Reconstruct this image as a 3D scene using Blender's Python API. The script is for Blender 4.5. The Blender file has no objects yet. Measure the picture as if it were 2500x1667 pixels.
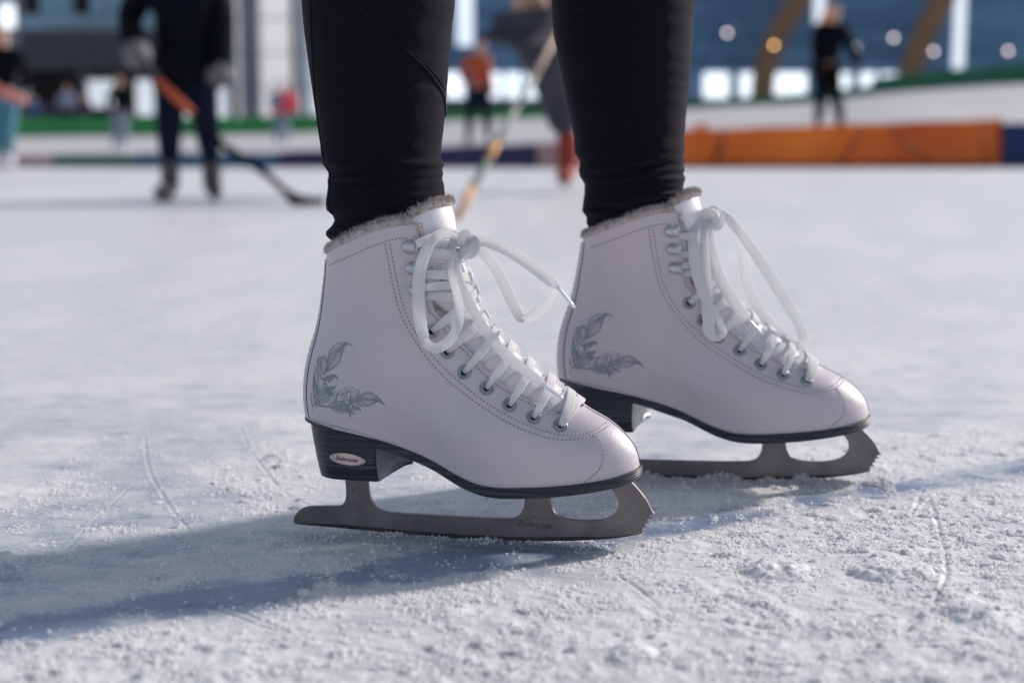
import bpy, bmesh, math, random
import numpy as np
from mathutils import Vector, Matrix

random.seed(7); rng = np.random.default_rng(7)
scene = bpy.context.scene
COL = scene.collection
R = math.radians

# ------------------------------------------------------------------ camera
FPX, CX, CY, YH = 3582.0, 1250.0, 833.5, 345.0
PITCH = math.atan((CY - YH) / FPX)
CAM = np.array([0.0, -1.1, 0.299])
RT_ = np.array([1.0, 0, 0]); FW_ = np.array([0, math.cos(PITCH), -math.sin(PITCH)]); UP_ = np.array([0, math.sin(PITCH), math.cos(PITCH)])
cam_data = bpy.data.cameras.new('camera'); cam = bpy.data.objects.new('camera', cam_data); COL.objects.link(cam)
cam_data.sensor_width = 36; cam_data.lens = FPX / 2500 * 36
cam.location = CAM; cam.rotation_euler = (math.pi / 2 - PITCH, 0, 0)
cam_data.clip_end = 2000; cam_data.clip_start = 0.02
cam_data.dof.use_dof = True
scene.camera = cam

def ray(px, py):
    return RT_ * (px - CX) / FPX + FW_ - UP_ * (py - CY) / FPX
def ground(px, py, z=0.0):
    r = ray(px, py); s = (z - CAM[2]) / r[2]
    return CAM + r * s
def at(px, py, depth):            # point on the sight line at a given distance (along Y) from the camera
    r = ray(px, py); return CAM + r * (depth / r[1])
def project(P):
    P = np.asarray(P, float); d = P - CAM
    z = d @ FW_
    return CX + FPX * (d @ RT_) / z, CY - FPX * (d @ UP_) / z

# ------------------------------------------------------------------ mesh builder
class MB:
    def __init__(s): s.v = []; s.f = []; s.m = []; s.uv = []
    def add(s, vs, fs, mi=0, uvs=None):
        o = len(s.v); s.v.extend([tuple(map(float, p)) for p in vs])
        s.uv.extend(uvs if uvs is not None else [(0.0, 0.0)] * len(vs))
        for f in fs: s.f.append(tuple(i + o for i in f)); s.m.append(mi)
    def box(s, c, sz, rot=0.0, mi=0):
        hx, hy, hz = sz[0] / 2, sz[1] / 2, sz[2] / 2; cr, sr = math.cos(rot), math.sin(rot); vs = []
        for z in (-hz, hz):
            for x, y in ((-hx, -hy), (hx, -hy), (hx, hy), (-hx, hy)):
                vs.append((c[0] + x * cr - y * sr, c[1] + x * sr + y * cr, c[2] + z))
        s.add(vs, [(0, 3, 2, 1), (4, 5, 6, 7), (0, 1, 5, 4), (1, 2, 6, 5), (2, 3, 7, 6), (3, 0, 4, 7)], mi)
    def loft(s, rings, mi=0, cap=True, close=True):
        n = len(rings[0]); vs = [p for r in rings for p in r]; fs = []
        for i in range(len(rings) - 1):
            for j in range(n if close else n - 1):
                k = (j + 1) % n
                fs.append((i * n + j, i * n + k, (i + 1) * n + k, (i + 1) * n + j))
        if cap and close:
            fs.append(tuple(range(n))[::-1]); fs.append(tuple(range((len(rings) - 1) * n, len(rings) * n)))
        s.add(vs, fs, mi)
    def tube(s, pts, rad, n=10, mi=0, cap=True):
        pts = np.asarray(pts, float); k = len(pts)
        rad = np.broadcast_to(np.asarray(rad, float), (k,))
        T = np.gradient(pts, axis=0); T /= np.linalg.norm(T, axis=1)[:, None] + 1e-12
        ref = np.array([0, 0, 1.0]) if abs(T[0][2]) < .9 else np.array([0, 1.0, 0])
        N = np.cross(T[0], ref); N /= np.linalg.norm(N); rings = []
        for i in range(k):
            N = N - T[i] * (N @ T[i]); N /= np.linalg.norm(N) + 1e-12; B = np.cross(T[i], N)
            a = np.arange(n) * 2 * math.pi / n
            rings.append(pts[i] + rad[i] * (np.cos(a)[:, None] * N + np.sin(a)[:, None] * B))
        s.loft(rings, mi, cap)
    def lathe(s, prof, O, N, n=20, mi=0, X=None, sx=1.0):   # prof: list (r, h); axis N at O
        N = np.asarray(N, float); N /= np.linalg.norm(N)
        ref = np.array([0, 0, 1.0]) if X is None else np.asarray(X, float)
        U = ref - N * (ref @ N); U /= np.linalg.norm(U); V = np.cross(N, U)
        a = np.arange(n) * 2 * math.pi / n; rings = []
        for r, h in prof:
            rings.append(O + N * h + r * (sx * np.cos(a)[:, None] * U + np.sin(a)[:, None] * V))
        s.loft(rings, mi, True)
    def ribbon(s, pts, nrm, width, thick, mi=0, n=12):
        pts = np.asarray(pts, float); k = len(pts); nrm = np.asarray(nrm, float)
        width = np.broadcast_to(np.asarray(width, float), (k,)); thick = np.broadcast_to(np.asarray(thick, float), (k,))
        T = np.gradient(pts, axis=0); T /= np.linalg.norm(T, axis=1)[:, None] + 1e-12
        L = np.concatenate([[0], np.cumsum(np.linalg.norm(np.diff(pts, axis=0), axis=1))])
        a = np.arange(n) * 2 * math.pi / n
        ca, sa = np.cos(a), np.sin(a); ca = np.sign(ca) * np.abs(ca) ** .30; sa = np.sign(sa) * np.abs(sa) ** .34
        vs = []; uv = []
        for i in range(k):
            N = nrm[i] - T[i] * (nrm[i] @ T[i]); N /= np.linalg.norm(N) + 1e-12; B = np.cross(T[i], N)
            for c_, s_ in zip(ca, sa):
                vs.append(pts[i] + B * c_ * width[i] / 2 + N * s_ * thick[i] / 2); uv.append((c_ * width[i] / 2 * 1000, L[i] * 1000))
        fs = [(i * n + j, i * n + (j + 1) % n, (i + 1) * n + (j + 1) % n, (i + 1) * n + j) for i in range(k - 1) for j in range(n)]
        fs += [tuple(range(n))[::-1], tuple(range((k - 1) * n, k * n))]
        s.add(vs, fs, mi, uv)
    def build(s, name, mats, parent=None, smooth=True, recalc=True, merge=0, label=None, mods=None):
        me = bpy.data.meshes.new(name); me.from_pydata(s.v, [], s.f)
        if not isinstance(mats, (list, tuple)): mats = [mats]
        for m in mats: me.materials.append(m)
        me.polygons.foreach_set('material_index', s.m)
        if any(u != (0.0, 0.0) for u in s.uv):
            lay = me.uv_layers.new(name='uv'); li = np.empty(len(me.loops), int); me.loops.foreach_get('vertex_index', li)
            lay.data.foreach_set('uv', np.asarray(s.uv, float)[li].ravel())
        if recalc or merge:
            bm = bmesh.new(); bm.from_mesh(me)
            if merge: bmesh.ops.remove_doubles(bm, verts=bm.verts, dist=merge)
            if recalc: bmesh.ops.recalc_face_normals(bm, faces=bm.faces)
            bm.to_mesh(me); bm.free()
        me.polygons.foreach_set('use_smooth', [smooth] * len(me.polygons)); me.update()
        o = bpy.data.objects.new(name, me); COL.objects.link(o)
        if parent is not None: o.parent = parent
        if label: o['label'] = label
        return o

def autosmooth(o, ang=35):
    me = o.data
    me.set_sharp_from_angle(angle=R(ang))

def tag(o, label=None, cat=None, group=None, kind=None):
    if label: o['label'] = label
    if cat: o['category'] = cat
    if group: o['group'] = group
    if kind: o['kind'] = kind
    return o
def empty(name, loc, rz=0.0, label=None, cat=None, group=None):
    o = bpy.data.objects.new(name, None); COL.objects.link(o); o.location = tuple(loc); o.rotation_euler = (0, 0, rz)
    o.empty_display_size = .05
    return tag(o, label, cat, group)
def copy_tree(o, parent=None):
    c = o.copy(); COL.objects.link(c); c.parent = parent
    for ch in [q for q in bpy.data.objects if q.parent == o]: copy_tree(ch, c)
    return c

# ------------------------------------------------------------------ materials
def mat(name, col=(.5, .5, .5), rough=.6, metal=0.0, spec=.5, sheen=0.0, sub=0.0, subr=(.01, .01, .01), subs=.05, coat=0.0, emit=None, estr=0):
    m = bpy.data.materials.new(name); m.use_nodes = True
    b = m.node_tree.nodes['Principled BSDF']
    b.inputs['Base Color'].default_value = (*col, 1); b.inputs['Roughness'].default_value = rough
    b.inputs['Metallic'].default_value = metal; b.inputs['Specular IOR Level'].default_value = spec
    if sheen: b.inputs['Sheen Weight'].default_value = sheen; b.inputs['Sheen Roughness'].default_value = .4
    if coat: b.inputs['Coat Weight'].default_value = coat; b.inputs['Coat Roughness'].default_value = .15
    if sub:
        b.inputs['Subsurface Weight'].default_value = sub; b.inputs['Subsurface Radius'].default_value = subr; b.inputs['Subsurface Scale'].default_value = subs
    if emit: b.inputs['Emission Color'].default_value = (*emit, 1); b.inputs['Emission Strength'].default_value = estr
    return m
class NT:
    def __init__(s, m): s.m = m; s.t = m.node_tree; s.b = s.t.nodes['Principled BSDF']
    def n(s, typ, **kw):
        x = s.t.nodes.new(typ)
        for k, v in kw.items():
            if k.startswith('i_'):
                key = k[2:].replace('_', ' ')
                key = int(key) if key.isdigit() else key
                x.inputs[key].default_value = v
            else: setattr(x, k, v)
        return x
    def l(s, a, b): s.t.links.new(a, b)
    def coords(s, which='Object', scale=(1, 1, 1), rot=(0, 0, 0)):
        c = s.n('ShaderNodeTexCoord'); mp = s.n('ShaderNodeMapping'); mp.inputs['Scale'].default_value = scale; mp.inputs['Rotation'].default_value = rot
        s.l(c.outputs[which], mp.inputs[0]); return mp.outputs[0]
    def noise(s, vec, scale, detail=3, rough=.5):
        x = s.n('ShaderNodeTexNoise'); x.inputs['Scale'].default_value = scale; x.inputs['Detail'].default_value = detail; x.inputs['Roughness'].default_value = rough
        if vec is not None: s.l(vec, x.inputs['Vector'])
        return x.outputs['Fac']
    def vor(s, vec, scale, feature='F1', rnd=1):
        x = s.n('ShaderNodeTexVoronoi'); x.feature = feature; x.inputs['Scale'].default_value = scale; x.inputs['Randomness'].default_value = rnd
        if vec is not None: s.l(vec, x.inputs['Vector'])
        return x.outputs['Distance']
    def math(s, op, a, b=None, clamp=False):
        x = s.n('ShaderNodeMath', operation=op); x.use_clamp = clamp
        for i, q in enumerate((a, b)):
            if q is None: continue
            if isinstance(q, (int, float)): x.inputs[i].default_value = q
            else: s.l(q, x.inputs[i])
        return x.outputs[0]
    def ramp(s, fac, stops):
        x = s.n('ShaderNodeValToRGB'); e = x.color_ramp.elements
        while len(e) < len(stops): e.new(.5)
        for i, (p, c) in enumerate(stops): e[i].position = p; e[i].color = (*c, 1) if len(c) == 3 else c
        s.l(fac, x.inputs[0]); return x.outputs['Color']
    def bump(s, h, strength=.5, dist=.001, prev=None):
        x = s.n('ShaderNodeBump'); x.inputs['Strength'].default_value = strength; x.inputs['Distance'].default_value = dist
        s.l(h, x.inputs['Height'])
        if prev is not None: s.l(prev, x.inputs['Normal'])
        return x.outputs[0]
    def col(s, c): s.l(c, s.b.inputs['Base Color'])
    def nor(s, x): s.l(x, s.b.inputs['Normal'])
    def rgh(s, x): s.l(x, s.b.inputs['Roughness'])

def noisy(m, c1, c2, scale=5, detail=4, bump=0, bs=None, bd=.001, stretch=(1, 1, 1)):
    t = NT(m); v = t.coords(scale=stretch); f = t.noise(v, scale, detail)
    t.col(t.ramp(f, [(.3, c1), (.7, c2)]))
    if bump: t.nor(t.bump(t.noise(v, bs or scale * 4, 3), bump, bd))
    return m

def translucent(m_, fac, col):
    t_ = m_.node_tree; tr = t_.nodes.new('ShaderNodeBsdfTranslucent'); tr.inputs[0].default_value = (*col, 1); mx = t_.nodes.new('ShaderNodeMixShader'); mx.inputs[0].default_value = fac
    t_.links.new(t_.nodes['Principled BSDF'].outputs[0], mx.inputs[1]); t_.links.new(tr.outputs[0], mx.inputs[2]); t_.links.new(mx.outputs[0], t_.nodes['Material Output'].inputs[0]); return m_
M = {}
m = mat('leather', (.60, .545, .60), .42, spec=.45); t = NT(m); v = t.coords()
f = t.noise(v, 14, 3)
t.col(t.ramp(f, [(.3, (.49, .45, .495)), (.7, (.54, .475, .515))]))
g = t.vor(v, 900); g2 = t.noise(v, 1500, 2)
h = t.math('ADD', g, t.math('MULTIPLY', g2, .6))
t.nor(t.bump(h, .35, .00035, t.bump(t.noise(v, 45, 2), .25, .0012)))
t.rgh(t.math('ADD', t.math('MULTIPLY', t.noise(v, 60, 4), .22), .3)); M['leather'] = m
m = mat('tongue_leather', (.72, .68, .73), .38); t = NT(m); v = t.coords()
t.nor(t.bump(t.vor(v, 900), .3, .00035)); M['tongue'] = m
M['edge'] = mat('raw_leather_edge', (.10, .07, .075), .8)
m = mat('dark_sole', (.012, .017, .024), .42, spec=.5); t = NT(m); v = t.coords(scale=(1, 1, 1))
w = t.noise(t.coords(scale=(8, 8, 620)), 1.0, 3, .6)
t.col(t.ramp(w, [(.35, (.005, .008, .012)), (.56, (.016, .022, .031)), (.68, (.055, .068, .085))]))
t.nor(t.bump(w, .6, .0006, t.bump(t.noise(v, 500, 3), .5, .0004))); t.rgh(t.math('ADD', t.math('MULTIPLY', t.noise(v, 80, 3), .3), .3)); M['sole'] = m
m = mat('heel_breast_grey', (.17, .215, .26), .35); noisy(m, (.13, .17, .215), (.20, .25, .30), 60, 3, .2); M['breast'] = m
m = mat('steel', (.40, .36, .375), .34, metal=.85); t = NT(m); v = t.coords(scale=(3, 1, 90))
f = t.noise(v, 12, 4, .7); f2 = t.noise(t.coords(), 40, 3)
t.col(t.ramp(f2, [(.3, (.13, .119, .127)), (.7, (.20, .182, .192))]))
t.rgh(t.math('ADD', t.math('MULTIPLY', f, .25), .25)); t.nor(t.bump(f, .25, .0003)); M['steel'] = m
M['steel_dark'] = noisy(mat('ground_steel_edge', (.05, .045, .05), .45, metal=.6), (.03, .027, .03), (.07, .06, .065), 60)
M['hookmetal'] = noisy(mat('satin_hook_metal', (.42, .44, .46), .38, metal=.6), (.40, .41, .43), (.52, .53, .55), 200)
M['eyelet'] = noisy(mat('eyelet_metal', (.30, .33, .36), .35, metal=.7), (.24, .27, .30), (.36, .39, .42), 200)
M['hole'] = mat('eyelet_hole_dark', (.006, .006, .008), .9)
m = mat('lace', (.83, .84, .86), .75, sheen=.3); t = NT(m)
tc = t.n('ShaderNodeTexCoord'); sp = t.n('ShaderNodeSeparateXYZ'); t.l(tc.outputs['UV'], sp.inputs[0])
ux = t.math('ABSOLUTE', sp.outputs[0])
ph = t.math('ADD', t.math('MULTIPLY', sp.outputs[1], 3.6), t.math('MULTIPLY', ux, 4.0))
ph2 = t.math('SUBTRACT', t.math('MULTIPLY', sp.outputs[1], 3.6), t.math('MULTIPLY', ux, 4.0))
ww = t.math('MULTIPLY', t.math('SINE', ph), t.math('SINE', ph2))
cols = t.math('SINE', t.math('MULTIPLY', ux, 3.6))
hh = t.math('ADD', ww, t.math('MULTIPLY', cols, .6))
t.nor(t.bump(hh, .6, .0005)); t.col(t.ramp(t.math('ADD', t.math('MULTIPLY', hh, .3), .5), [(.08, (.76, .765, .79)), (.42, (.96, .955, .96))])); M['lace'] = translucent(m, .42, (1.0, .995, 1.0))
M['aglet'] = mat('clear_lace_tip', (.78, .82, .86), .2, coat=.5)
M['fur'] = noisy(mat('plush_fur', (.3, .27, .26), .95, sheen=.4), (.30, .26, .25), (.56, .50, .48), 260, 2)
M['print'] = noisy(mat('grey_print', (.19, .22, .27), .5), (.17, .195, .235), (.21, .24, .285), 40)
M['printsoft'] = mat('pale_grey_print', (.31, .31, .36), .45)
M['thread'] = mat('stitch_thread', (.62, .58, .62), .7)
M['threaddark'] = mat('stitch_holes', (.07, .06, .075), .8)
M['badge'] = noisy(mat('badge_metal', (.50, .40, .38), .35, metal=.7), (.45, .36, .34), (.58, .48, .46), 80)
M['ink'] = mat('black_ink', (.012, .012, .016), .5)
M['etch'] = mat('etched_mark', (.03, .024, .028), .6)
m = mat('legging_fabric', (.008, .0075, .010), .85, spec=.08, sheen=.12); t = NT(m)
m.node_tree.nodes['Principled BSDF'].inputs['Sheen Roughness'].default_value = .35
m.node_tree.nodes['Principled BSDF'].inputs['Sheen Tint'].default_value = (.75, .68, .78, 1)
v = t.coords(); t.nor(t.bump(t.noise(v, 1600, 3, .7), .8, .0005, t.bump(t.noise(t.coords(scale=(1, 1, 2.5)), 60, 4), .35, .002)))
t.col(t.ramp(t.noise(v, 700, 3, .8), [(.35, (.0030, .0030, .0062)), (.75, (.0120, .0108, .018))])); M['legging'] = m
M['lint'] = mat('lint', (.45, .42, .45), .9)
# ------------------------------------------------------------------ skate frame
P0 = ground(1144, 1314); P0[2] = -0.0008
YAW = R(11.5)
UX = np.array([math.cos(YAW), -math.sin(YAW), 0.0]); NX = np.array([-math.sin(YAW), -math.cos(YAW), 0.0])   # NX: towards the camera
def near(px, py, d=0.0):
    r = ray(px, py); s = (d - (CAM - P0) @ NX) / (r @ NX); P = CAM + r * s - P0
    return P @ UX, P[2]
def L2W(p):                       # local (x, y, z) of the skate -> world
    p = np.asarray(p, float); return P0 + p[..., 0:1] * UX - p[..., 1:2] * NX + p[..., 2:3] * np.array([0, 0, 1.0])
def smooth_curve(pts, n=200, sig=4):
    pts = np.asarray(pts, float); L = np.concatenate([[0], np.cumsum(np.linalg.norm(np.diff(pts, axis=0), axis=1))])
    s = np.linspace(0, L[-1], n); q = np.stack([np.interp(s, L, pts[:, k]) for k in range(pts.shape[1])], 1)
    if sig:
        k = int(3 * sig); pad0 = 2 * q[0] - q[1:k + 1][::-1]; pad1 = 2 * q[-1] - q[-k - 1:-1][::-1]
        Q = np.vstack([pad0, q, pad1]); w = np.exp(-.5 * (np.arange(-k, k + 1) / sig) ** 2); w /= w.sum()
        q = np.stack([np.convolve(Q[:, c], w, 'valid') for c in range(Q.shape[1])], 1)
    return q
c2 = lambda P: [(700 + .4039 * x, 850 + .4039 * y) for x, y in P]
c1 = lambda P: [(700 + .3507 * x, 400 + .3507 * y) for x, y in P]
c3 = lambda P: [(1300 + .5102 * x, 400 + .5102 * y) for x, y in P]

A0, A1 = near(757, 1022)[0], near(1561, 1138)[0]
def hw(a):
    a = np.asarray(a, float)
    b = np.interp(a, A0 + np.array([0, .03, .075, .11, .16, .19, .22, .26]), [.0285, .0295, .0265, .0285, .0405, .0420, .0385, .033])
    x = np.clip((a - A0) / .030, 0, 1); y = np.clip((A1 - a) / .052, 0, 1)
    return b * np.sqrt(np.clip(1 - (1 - x) ** 2, 0, 1)) * np.sqrt(np.clip(1 - (1 - y) ** 2.2, 0, 1))
def trace(pts, grow=0.0):
    out = []
    for px, py in pts:
        a = near(px, py)[0]
        for _ in range(4): a, z = near(px, py, float(hw(a)) + grow)
        out.append((a, z))
    return np.array(out)
top_px = c2([(143,425),(200,455),(300,485),(400,510),(480,535),(560,558),(640,583),(720,612),(800,645),(880,685),(960,735),(1040,780),(1120,818),(1200,840),(1300,848),(1500,845),(1700,832),(1850,812),(1980,785),(2080,748),(2130,712)])
bot_px = c2([(150,455),(300,530),(400,560),(530,598),(640,640),(740,675),(820,705),(900,748),(980,800),(1060,850),(1130,880),(1200,903),(1280,912),(1400,912),(1600,905),(1800,882),(1950,855),(2060,825),(2110,800),(2138,765)])
ZT = smooth_curve(trace(top_px, .001), 160, 3); ZB = smooth_curve(trace(bot_px, .0015), 160, 3)
zt = lambda a: np.interp(a, ZT[:, 0], ZT[:, 1]); zb = lambda a: np.interp(a, ZB[:, 0], ZB[:, 1])

# ------------------------------------------------------------------ the boot surface S(v, phi)
Lf = smooth_curve([near(*p) for p in [(757,1022),(751,990),(749,960),(750,925),(754,890),(762,855),(772,822),(781,790),(788,755),(793,720),(798,685),(802,650),(805,621)]], 200, 5)
Rt = smooth_curve([near(*p) for p in [(1561,1138),(1561,1120),(1556,1100),(1545,1080),(1530,1062),(1512,1044),(1485,1024),(1439,999),(1405,975),(1366,947),(1342,926),(1317,908),(1296,891),(1261,863),(1226,828),(1201,803),(1177,772),(1159,735),(1148,700),(1138,665),(1126,620),(1116,585),(1112,562)]], 300, 5)
Tp = smooth_curve([near(px, py, d) for px, py, d in [(805,621,0),(815,611,.014),(832,600,.024),(860,587,.032),(895,571,.037),(930,559,.039),(965,551,.040),(1000,549,.040),(1040,551,.037),(1080,556,.027),(1112,562,0)]], 200, 4)
Lf[0] = (A0, zt(A0)); Rt[0] = (A1, zt(A1)); Tp[0] = Lf[-1]; Tp[-1] = Rt[-1]
def arc(c, t):
    L = np.concatenate([[0], np.cumsum(np.linalg.norm(np.diff(c, axis=0), axis=1))]); L /= L[-1]
    return np.stack([np.interp(t, L, c[:, 0]), np.interp(t, L, c[:, 1])], -1)
A2P = np.polyfit([0, .2, .4, .6, .8, 1], [.044, .0425, .038, .0335, .0345, .0395], 4)
def S0(v, phi):
    v = np.asarray(v, float); phi = np.asarray(phi, float); v, phi = np.broadcast_arrays(v, phi)
    t = (1 - np.cos(phi)) / 2; sg = np.sign(np.sin(phi)); vc = np.clip(v, 0, 1)
    ab = A0 + (A1 - A0) * t; B = np.stack([ab, zt(ab)], -1)
    T = arc(Tp, t); Lv = arc(Lf, vc); Rv = arc(Rt, vc)
    V = vc[..., None]; t_ = t[..., None]
    P = (1 - V) * B + V * T + (1 - t_) * Lv + t_ * Rv - ((1 - t_) * (1 - V) * Lf[0] + t_ * (1 - V) * Rt[0] + (1 - t_) * V * Lf[-1] + t_ * V * Rt[-1])
    E = np.sqrt(np.clip(4 * t * (1 - t), 0, 1))
    g = np.clip(vc / .5, 0, 1); g = g * g * (3 - 2 * g)
    A2 = np.polyval(A2P, vc)
    A2 = A2 * (1 - .18 * (1 - t) ** 2 * (1 - vc) - .05 * (1 - t))
    pw = .86 - .12 * np.clip(1 - vc, 0, 1)
    W = (1 - g) * hw(ab) * .985 + g * A2 * E ** pw
    W = W + .0018 * np.sin(np.clip(vc / .3, 0, 1) * math.pi) * E
    return np.stack([P[..., 0], -sg * W, P[..., 1]], -1)          # local y: away from the camera
def S(v, phi, off=0.0):
    P = S0(v, phi)
    v = np.asarray(v, float); e = 2e-3; vm = np.clip(v, e, 1 - e)
    dv = S0(vm + e, phi) - S0(vm - e, phi); dp = S0(v, np.asarray(phi) + e * 4) - S0(v, np.asarray(phi) - e * 4)
    N = np.cross(dp, dv); N /= np.linalg.norm(N, axis=-1, keepdims=True) + 1e-12
    N = -N if False else N
    return P + N * np.asarray(off)[..., None], N
_p, _n = S(.5, math.pi / 2)
NS = 1.0 if _n[1] < 0 else -1.0           # make the normal point outwards (near side is -y)
def SS(v, phi, off=0.0):
    P, N = S(v, phi); N = N * NS
    return P + N * (np.asarray(off, float)[..., None]), N

_v, _f = np.meshgrid(np.linspace(0, 1, 160), np.linspace(.02, math.pi - .01, 200), indexing='ij')
_w = L2W(S0(_v, _f)); _d = _w - CAM; _z = _d @ FW_
_X = CX + FPX * (_d @ RT_) / _z; _Y = CY - FPX * (_d @ UP_) / _z
def inv(px, py):                  # photo pixel -> (v, phi) on the near side of the boot
    i = np.argmin((_X - px) ** 2 + (_Y - py) ** 2); v, f = _v.flat[i], _f.flat[i]
    for _ in range(6):
        def F(v, f):
            x, y = project(L2W(S0(v, f)).reshape(3)); return np.array([x - px, y - py])
        r = F(v, f); e = 1e-4
        J = np.stack([(F(v + e, f) - F(v - e, f)) / (2 * e), (F(v, f + e) - F(v, f - e)) / (2 * e)], 1)
        try: s = np.linalg.solve(J, r)
        except Exception: break
        s = np.clip(s, -.02, .02); v = min(max(v - s[0], 0.001), .999); f = min(max(f - s[1], .005), math.pi - .004)
    return v, f
def onboot(pts, n=None, sig=2, off=.0003):
    q = np.array([inv(*p) for p in pts])
    if n: q = smooth_curve(q, n, sig)
    return q

# facing edge: phi_e(v)
fe_px = c2([(1760,380),(1700,398),(1640,388),(1530,340),(1430,290),(1330,230),(1260,180),(1200,122)]) + c1([(1350,1370),(1290,1310),(1220,1250),(1160,1190),(1115,1120),(1085,1078),(1035,1035),(1015,960),(1022,880),(1000,760),(975,640),(945,560),(922,505)])
fe = np.array([inv(*p) for p in fe_px]); fe = fe[np.argsort(fe[:, 0])]
VT = inv(1425, 990)[0]
def phie(v):
    v = np.asarray(v, float)
    return np.where(v < VT, math.pi, np.interp(v, np.concatenate([[VT, VT + .004], np.maximum.accumulate(fe[:, 0]) + 1e-6 * np.arange(len(fe)), ]), np.concatenate([[math.pi, math.pi - .5], fe[:, 1]])))
fe = fe[fe[:, 0] > VT + .006]

PB = float(min(fe[:, 1].min() - .08, 2.3)); print('PB', PB, fe[:, 1].min(), 'VT', VT)
def make_skate():
    root = empty('ice_skate', (0, 0, 0))
    # upper
    nv, nf = 150, 70
    vs = np.unique(np.concatenate([np.linspace(0, 1, nv), np.linspace(VT - .01, VT + .03, 14)])); nv = len(vs)
    mb = MB(); V, F = [], []
    for v in vs:
        pe = float(phie(v)); u = np.linspace(-1, 1, 2 * nf + 1)
        au = np.abs(u); F.append(np.sign(u) * np.where(au < .8, au / .8 * PB, PB + (au - .8) / .2 * (pe - PB))); V.append(np.full(2 * nf + 1, v))
    P, _ = SS(np.array(V), np.array(F), 0.0)
    P = np.concatenate([P[:1] * np.array([1, .96, 1]) + np.array([0, 0, -.0035]), P])
    mb.loft(list(P), cap=False, close=False)
    o = mb.build('upper', [M['leather'], M['edge']], root, merge=1e-5)
    md = o.modifiers.new('thickness', 'SOLIDIFY'); md.thickness = .0022; md.offset = -1; md.material_offset_rim = 1; md.use_even_offset = False
    # make sure normals face out
    me = o.data; c = [p for p in me.polygons if abs(p.center[1]) > .02][0]
    if c.normal[1] * c.center[1] < 0:
        bm = bmesh.new(); bm.from_mesh(me); bmesh.ops.reverse_faces(bm, faces=bm.faces); bm.to_mesh(me); bm.free()
    # backstay: thicker wavy-edged strip up the heel seam
    mb = MB(); rings = []
    for v in np.linspace(.02, .97, 160):
        wv = .30 + .02 * math.sin(v * 150); fl = np.linspace(-wv, wv, 21)
        off = .0014 * np.clip(1 - np.abs(fl / wv) ** 8, 0, 1) + .0007 * abs(math.sin(v * 75)) * np.exp(-(fl / .18) ** 2) - .0002
        rings.append(SS(np.full(21, v), fl, off)[0])
    mb.loft(rings, cap=False, close=False); mb.build('backstay', M['leather'], root)
    mb = MB()
    for sg in (1, -1):
        mb.tube(SS(np.linspace(.02, .97, 120), np.full(120, sg * .315), .0002)[0], .00032, 6)
    mb.build('back_seam', M['threaddark'], root)
    # tongue
    mb = MB(); rings = []
    for v in np.concatenate([np.linspace(VT - .03, 1, 90), 1 + np.linspace(.02, 1, 24)]):
        ext = max(0, v - 1); vv = min(v, 1)
        dl = min(math.pi - float(phie(max(vv, VT + .012))) + .30, 1.15)
        dl = dl + (1.12 - dl) * min(1, max(0, (v - .9) / .1)) if v > .9 else dl
        if v < VT + .02: dl = .75
        ph = np.linspace(math.pi - dl, math.pi + dl, 41)
        off = -.0034 + .0030 * np.exp(-((ph - math.pi) / .38) ** 2) * min(1, max(0, (v - VT) / .05)) - .0006 * (abs(ph - math.pi) > dl * .9)
        p, n = SS(np.full(41, vv), ph, off)
        if ext:
            k = np.cos((ph - math.pi) / 1.12 * math.pi / 2) ** 1.0
            p = p + np.stack([-.0028 * ext ** 2 - .0008 * ext * k, 0 * k, .0180 * ext * k], -1)
        rings.append(p)
    tongue_top = rings[-1]
    mb.loft(rings, cap=False, close=False)
    o = mb.build('tongue', [M['tongue'], M['fur']], root)
    md = o.modifiers.new('thickness', 'SOLIDIFY'); md.thickness = .003; md.offset = -1; md.material_offset = 0
    me = o.data; c = [p for p in me.polygons if p.center[0] > .08]
    if sum(p.normal[2] for p in c) < 0:
        bm = bmesh.new(); bm.from_mesh(me); bmesh.ops.reverse_faces(bm, faces=bm.faces); bm.to_mesh(me); bm.free()
    # plush trim: collar, facing tips and tongue top
    def fur(name, paths, n_str, parent):
        mb = MB()
        for pts, rad, up in paths:
            pts = smooth_curve(pts, 80, 2)
            mb.tube(pts, rad * (.85 + .15 * np.sin(np.arange(80) * 1.7) * .4), 10)
        base = mb
        tot = sum(len(p[0]) * 0 + 1 for p in paths)
        for pts, rad, up in paths:
            pts = smooth_curve(pts, 120, 3); T = np.gradient(pts, axis=0); T /= np.linalg.norm(T, axis=1)[:, None]
            Lh = np.linalg.norm(np.diff(pts, axis=0), axis=1).sum(); n = int(n_str * Lh)
            vs = []; fs = []
            for k in range(n):
                i = rng.integers(0, 120); d = rng.normal(size=3); d -= T[i] * (d @ T[i]); d /= np.linalg.norm(d)
                if d[2] < -.55: d[2] *= -1
                o_ = pts[i] + d * rad * .85 + T[i] * rng.uniform(-.002, .002)
                cl = .5 * math.sin(i * .55 + 2 * d[2]) + .4 * rng.normal()
                tip = o_ + (d * .9 + up * .35 + T[i] * cl * .8 + rng.normal(size=3) * .22) * rng.uniform(.0012, .0030)
                w = np.cross(tip - o_, rng.normal(size=3)); w /= np.linalg.norm(w) + 1e-12; w *= .00013
                b = len(vs); mid = (o_ + tip) / 2 + T[i] * rng.normal() * .0003
                vs += [o_ - w, o_ + w, mid + w, mid - w, tip]; fs += [(b, b + 1, b + 2, b + 3), (b + 3, b + 2, b + 4)]
            mb.add(vs, fs)
        return mb.build(name, M['fur'], parent, recalc=False)
    up = np.array([0, 0, 1.0])
    pc = 0.985 * float(phie(1.0)); ph = np.linspace(-pc, pc, 60)
    col, nn = SS(np.full(60, 1.0), ph, -.0022); col = col + up * .0024
    edge = []
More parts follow.
